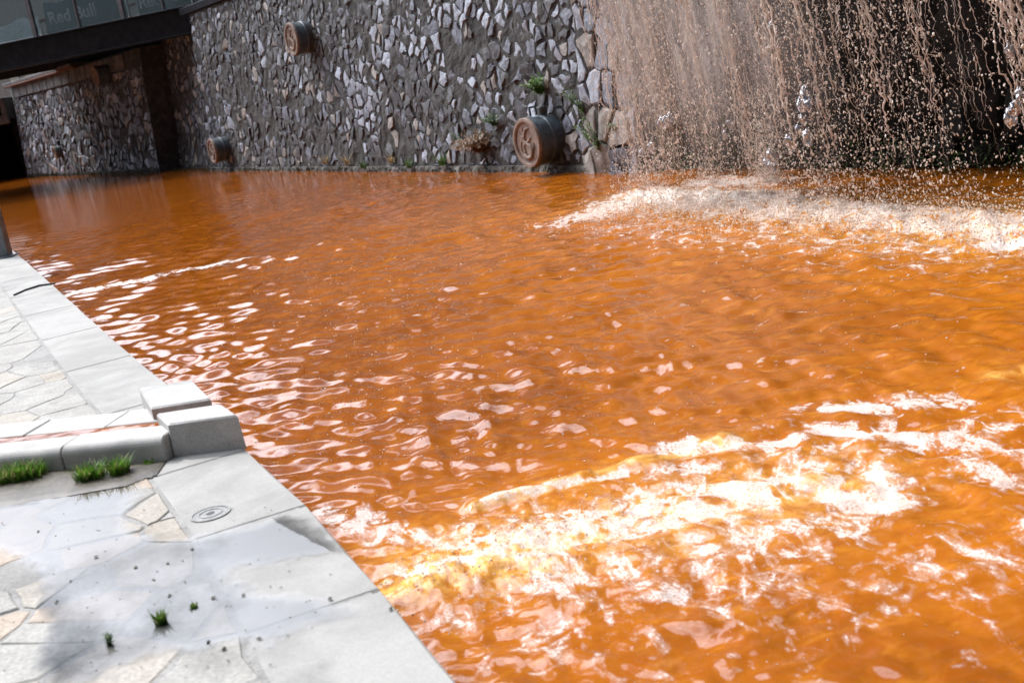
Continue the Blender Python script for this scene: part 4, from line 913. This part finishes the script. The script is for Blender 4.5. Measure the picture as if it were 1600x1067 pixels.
# thin muddy veil at the left of the fall
def veil(s0, s1, zb, d, seed, name):
    n1, n2 = 70, 60; S, T = np.meshgrid(np.linspace(s0, s1, n1), np.linspace(0, 1, n2), indexing='ij'); Zv = 3.98 + (zb - 3.98) * T; c = traj(S, Zv, d + .10 * (fbm(S * 4 + seed, T * 1.2, 3) - .5) * (1 + 2 * T))
    k = np.arange(n1 * n2).reshape(n1, n2); Fc = np.stack([k[:-1, :-1], k[1:, :-1], k[1:, 1:], k[:-1, 1:]], -1).reshape(-1, 4).tolist(); o = mesh(name, c.reshape(-1, 3), Fc, M['veil'], wf, True)
    a1 = o.data.attributes.new('across', 'FLOAT', 'POINT'); a1.data.foreach_set('value', S.ravel().astype(np.float32)); a2 = o.data.attributes.new('down', 'FLOAT', 'POINT'); a2.data.foreach_set('value', T.ravel().astype(np.float32)); return o
m, t, b, o = mat('muddy_water_veil')
ac = N(t, 'ShaderNodeAttribute', attribute_name='across').outputs['Fac']; dw = N(t, 'ShaderNodeAttribute', attribute_name='down').outputs['Fac']
cx = N(t, 'ShaderNodeCombineXYZ'); t.links.new(math_node(t, 'MULTIPLY', ac, 9.0), cx.inputs[0]); t.links.new(math_node(t, 'MULTIPLY', dw, 5.0), cx.inputs[1]); 
va = noise_node(t, cx.outputs[0], 1.0, 6, .7, .6); vb = noise_node(t, geo(t), 26, 4, .7)
al_ = math_node(t, 'MULTIPLY', sstep(t, va, .30, .66, .22, .80), sstep(t, vb, .3, .62, .55, 1)); 
al_ = math_node(t, 'MULTIPLY', al_, sstep(t, math_node(t, 'ADD', dw, math_node(t, 'MULTIPLY', va, .4)), .85, 1.16, 1, .08))
al_ = math_node(t, 'MULTIPLY', al_, sstep(t, ac, SL + 1.5, SL + 3.3, 1, .015))
bb = mixc(t, va, (.50, .44, .41), (.78, .71, .65)); t.links.new(bb, b.inputs['Base Color']); b.inputs['Roughness'].default_value = .35
tl = N(t, 'ShaderNodeBsdfTranslucent'); t.links.new(bb, tl.inputs[0]); m1 = N(t, 'ShaderNodeMixShader'); m1.inputs[0].default_value = .35; tp_ = N(t, 'ShaderNodeBsdfTransparent'); m2 = N(t, 'ShaderNodeMixShader')
t.links.new(b.outputs[0], m1.inputs[1]); t.links.new(tl.outputs[0], m1.inputs[2]); t.links.new(al_, m2.inputs[0]); t.links.new(tp_.outputs[0], m2.inputs[1]); t.links.new(m1.outputs[0], m2.inputs[2]); t.links.new(m2.outputs[0], o.inputs[0])
bump(t, b, vb, .8, .02); M['veil'] = m
veil(SL, SL + 5.5, .12, D0, 2, 'water_veil'); veil(SL + .15, SL + 7, .35, D0 - .12, 9, 'water_veil')
# drops: low-poly beads merged per cloud
PH = (1 + 5 ** .5) / 2
ICO = np.array([(-1, PH, 0), (1, PH, 0), (-1, -PH, 0), (1, -PH, 0), (0, -1, PH), (0, 1, PH), (0, -1, -PH), (0, 1, -PH), (PH, 0, -1), (PH, 0, 1), (-PH, 0, -1), (-PH, 0, 1)]) / math.sqrt(1 + PH * PH)
ICF = np.array([(0, 11, 5), (0, 5, 1), (0, 1, 7), (0, 7, 10), (0, 10, 11), (1, 5, 9), (5, 11, 4), (11, 10, 2), (10, 7, 6), (7, 1, 8), (3, 9, 4), (3, 4, 2), (3, 2, 6), (3, 6, 8), (3, 8, 9), (4, 9, 5), (2, 4, 11), (6, 2, 10), (8, 6, 7), (9, 8, 1)])
def cloud(name, C, rad_, mats, parent=None, label=None, stretch=1.5, seed=1, flat=1.0):
    rg = np.random.default_rng(seed); n = len(C); rad_ = np.broadcast_to(rad_, (n,)); sc_ = rad_[:, None] * np.stack([rg.uniform(.6, 1.2, n), rg.uniform(.6, 1.2, n), rg.uniform(.7, stretch, n) * flat], 1)
    V = ICO[None] * sc_[:, None, :] * rg.uniform(.75, 1.2, (n, 12, 1)); sh = rg.normal(0, .25, (n, 2)); V[..., 0] += V[..., 2] * sh[:, :1]; V[..., 1] += V[..., 2] * sh[:, 1:]; V = V + C[:, None, :]
    Fc = (ICF[None] + (np.arange(n) * 12)[:, None, None]).reshape(-1, 3); base = wloc(parent) if parent else Vector((0, 0, 0)); me = bpy.data.meshes.new(name)
    VV = (V.reshape(-1, 3) - np.array(base)).astype(np.float32); me.vertices.add(len(VV)); me.vertices.foreach_set('co', VV.ravel()); me.loops.add(Fc.size); me.loops.foreach_set('vertex_index', Fc.ravel().astype(np.int32)); me.polygons.add(len(Fc)); me.polygons.foreach_set('loop_start', np.arange(0, Fc.size, 3, dtype=np.int32))
    me.polygons.foreach_set('use_smooth', np.ones(len(Fc), bool)); me.polygons.foreach_set('material_index', np.repeat(rg.integers(0, len(mats), n), 20).astype(np.int32)); me.update(calc_edges=True)
    for m_ in mats: me.materials.append(m_)
    o = bpy.data.objects.new(name, me); COL.objects.link(o)
    if parent: o.parent = parent
    return tag(o, label, kind='stuff')
rc = np.random.default_rng(99)
nD = 25000
lines = SL + wide * rc.random(64) ** 1.4
s0 = np.where(rc.random(nD) < .88, rc.choice(lines, nD) + rc.normal(0, .035, nD), SL + wide * rc.random(nD) ** .9)
zz = np.where(rc.random(nD) < .5, rc.uniform(0, 2.6, nD), 2.4 * rc.random(nD) ** 1.5)
C_ = traj(s0, zz, D0 + rc.normal(0, .12, nD)); spread_ = np.clip(1.2 - zz * .4, .1, 1.2)
C_ = C_ + W.u * (rc.normal(0, .10, nD) * spread_)[:, None] + W.n * (rc.normal(0, .16, nD) * spread_)[:, None]
cloud('falling_drops', C_, .0022 + .0080 * rc.random(nD) ** 3.2, [M['drop'], M['foamdrop'], M['drop']], wf, None, 2.2, 4)
# clear tumbling clumps of water
def clump(px, py, z, size, seed, name='clear_splash'):
    s0 = s_for(px, z); c = traj(s0, np.array([z]))[0]; rg = np.random.default_rng(seed); n1, n2 = 28, 20; U_, T_ = np.meshgrid(np.linspace(0, 2 * math.pi, n1, endpoint=False), np.linspace(.02, math.pi - .02, n2), indexing='ij')
    d = np.stack([np.sin(T_) * np.cos(U_), np.sin(T_) * np.sin(U_), np.cos(T_)], -1); a_ = rg.random(8) * 6; r_ = 1.0
    for k_ in range(5): f = 1.6 * 1.7 ** k_; r_ = r_ + .42 / 1.45 ** k_ * np.sin(d[..., 0] * f + a_[k_]) * np.sin(d[..., 1] * f + a_[(k_ + 3) % 8]) * np.cos(d[..., 2] * f + a_[(k_ + 5) % 8])
    V = c + d * r_[..., None] * size * np.array([.8, .8, 1.25]); k = np.arange(n1 * n2).reshape(n1, n2); Fc = []
    for i in range(n1):
        for j in range(n2 - 1): Fc.append((k[i, j], k[i, j + 1], k[(i + 1) % n1, j + 1], k[(i + 1) % n1, j]))
    Fc += [tuple(k[:, 0]), tuple(k[::-1, -1])]; mesh(name, V.reshape(-1, 3), Fc, M['clear'], wf, True)
sd_ = 0
for px_, z_, spread_px, sz, nn in ((1252, 1.0, 18, .055, 4), (1248, .72, 22, .06, 5), (1588, .82, 12, .06, 4), (1582, 1.25, 8, .04, 2), (1032, .85, 16, .045, 3), (1012, .55, 16, .04, 3), (1200, 1.5, 8, .035, 2), (1130, .75, 20, .035, 3), (1195, .55, 16, .045, 3)):
    for q_ in range(nn): sd_ += 1; clump(px_ + rc.normal(0, spread_px * .6), 0, z_ + rc.normal(0, .06), sz * rc.uniform(.5, 1.2), sd_)
# spray over the landing zone
nS = 8000; t_ = rc.random(nS); land = traj(SL + wide * t_, np.zeros(nS) + .0)
land = land + W.n * (rc.normal(.15, .42, nS))[:, None] + W.u * rc.normal(0, .2, nS)[:, None]; land[:, 2] = np.abs(rc.normal(0, .10, nS)) + .01
cloud('splash_spray', land, .003 + .007 * rc.random(nS) ** 2, [M['foamdrop'], M['foamdrop'], M['drop']], wf, None, 1.3, 6)
# spray jets rising from the surface near the fall
Cj = []
for px_, py_, hgt, nn in ((1010, 292, .55, 500), (1035, 290, .45, 350), (985, 296, .35, 250), (1200, 285, 1.0, 2200), (1215, 286, .7, 700), (1290, 300, .35, 250), (1110, 288, .3, 300)):
    b0_ = P(px_, py_); hq = hgt * rc.random(nn) ** 1.4; an = rc.normal(0, 1, (nn, 2)) * (.05 + .13 * hq[:, None]); Cj.append(b0_ + np.stack([an[:, 0], an[:, 1], hq], 1))
Cj = np.concatenate(Cj); cloud('splash_jets', Cj, .003 + .007 * rc.random(len(Cj)) ** 2.2, [M['foamdrop'], M['drop']], wf, None, 1.8, 12)
# flecks on the open water and drops above it
nB = 1500; xb = np.where(rc.random(nB) < .6, rc.normal(560, 130, nB), rc.uniform(330, 1500, nB)); yb = np.where(rc.random(nB) < .6, 400 + (rc.random(nB) ** 1.2) * 330, rc.uniform(330, 1040, nB))
ok = [(k_) for k_ in range(nB)]; C_ = np.array([P(a_, b_) for a_, b_ in zip(xb, yb)])
inq = np.array([(c[:2] - edge_at(edge_s(c))) @ edge_n(edge_s(c)) for c in C_]); C_ = C_[inq < -.08]
C_[:, 2] = water_height(C_[:, 0], C_[:, 1]) + .002; dd_ = np.hypot(C_[:, 0], C_[:, 1])
cloud('floating_bubbles', C_, (.0025 + .0045 * rc.random(len(C_)) ** 2) * np.clip(dd_ / 7, .6, 1.4), [M['foamdrop'], M['clear']], None, 'small bubbles and froth flecks scattered on the orange water', 1.0, 8, .5)
nF = 600; tF = rc.random(nF); a_, b_ = P(640, 925), P(1000, 800); C_ = a_ + np.outer(tF, b_ - a_) + rc.normal(0, .16, (nF, 3)) * [1, 1, 0]; C_[:, 2] = water_height(C_[:, 0], C_[:, 1]) + np.abs(rc.normal(0, .012, nF)) * (1 - tF * .6)
inq = np.array([(c[:2] - edge_at(edge_s(c))) @ edge_n(edge_s(c)) for c in C_]); C_ = C_[inq < -.03]
cloud('boiling_froth', C_, .0018 + .0040 * rc.random(len(C_)) ** 2.5, [M['foamdrop']], None, 'frothy spray where the outfall boils up beside the quay', 1.0, 9)
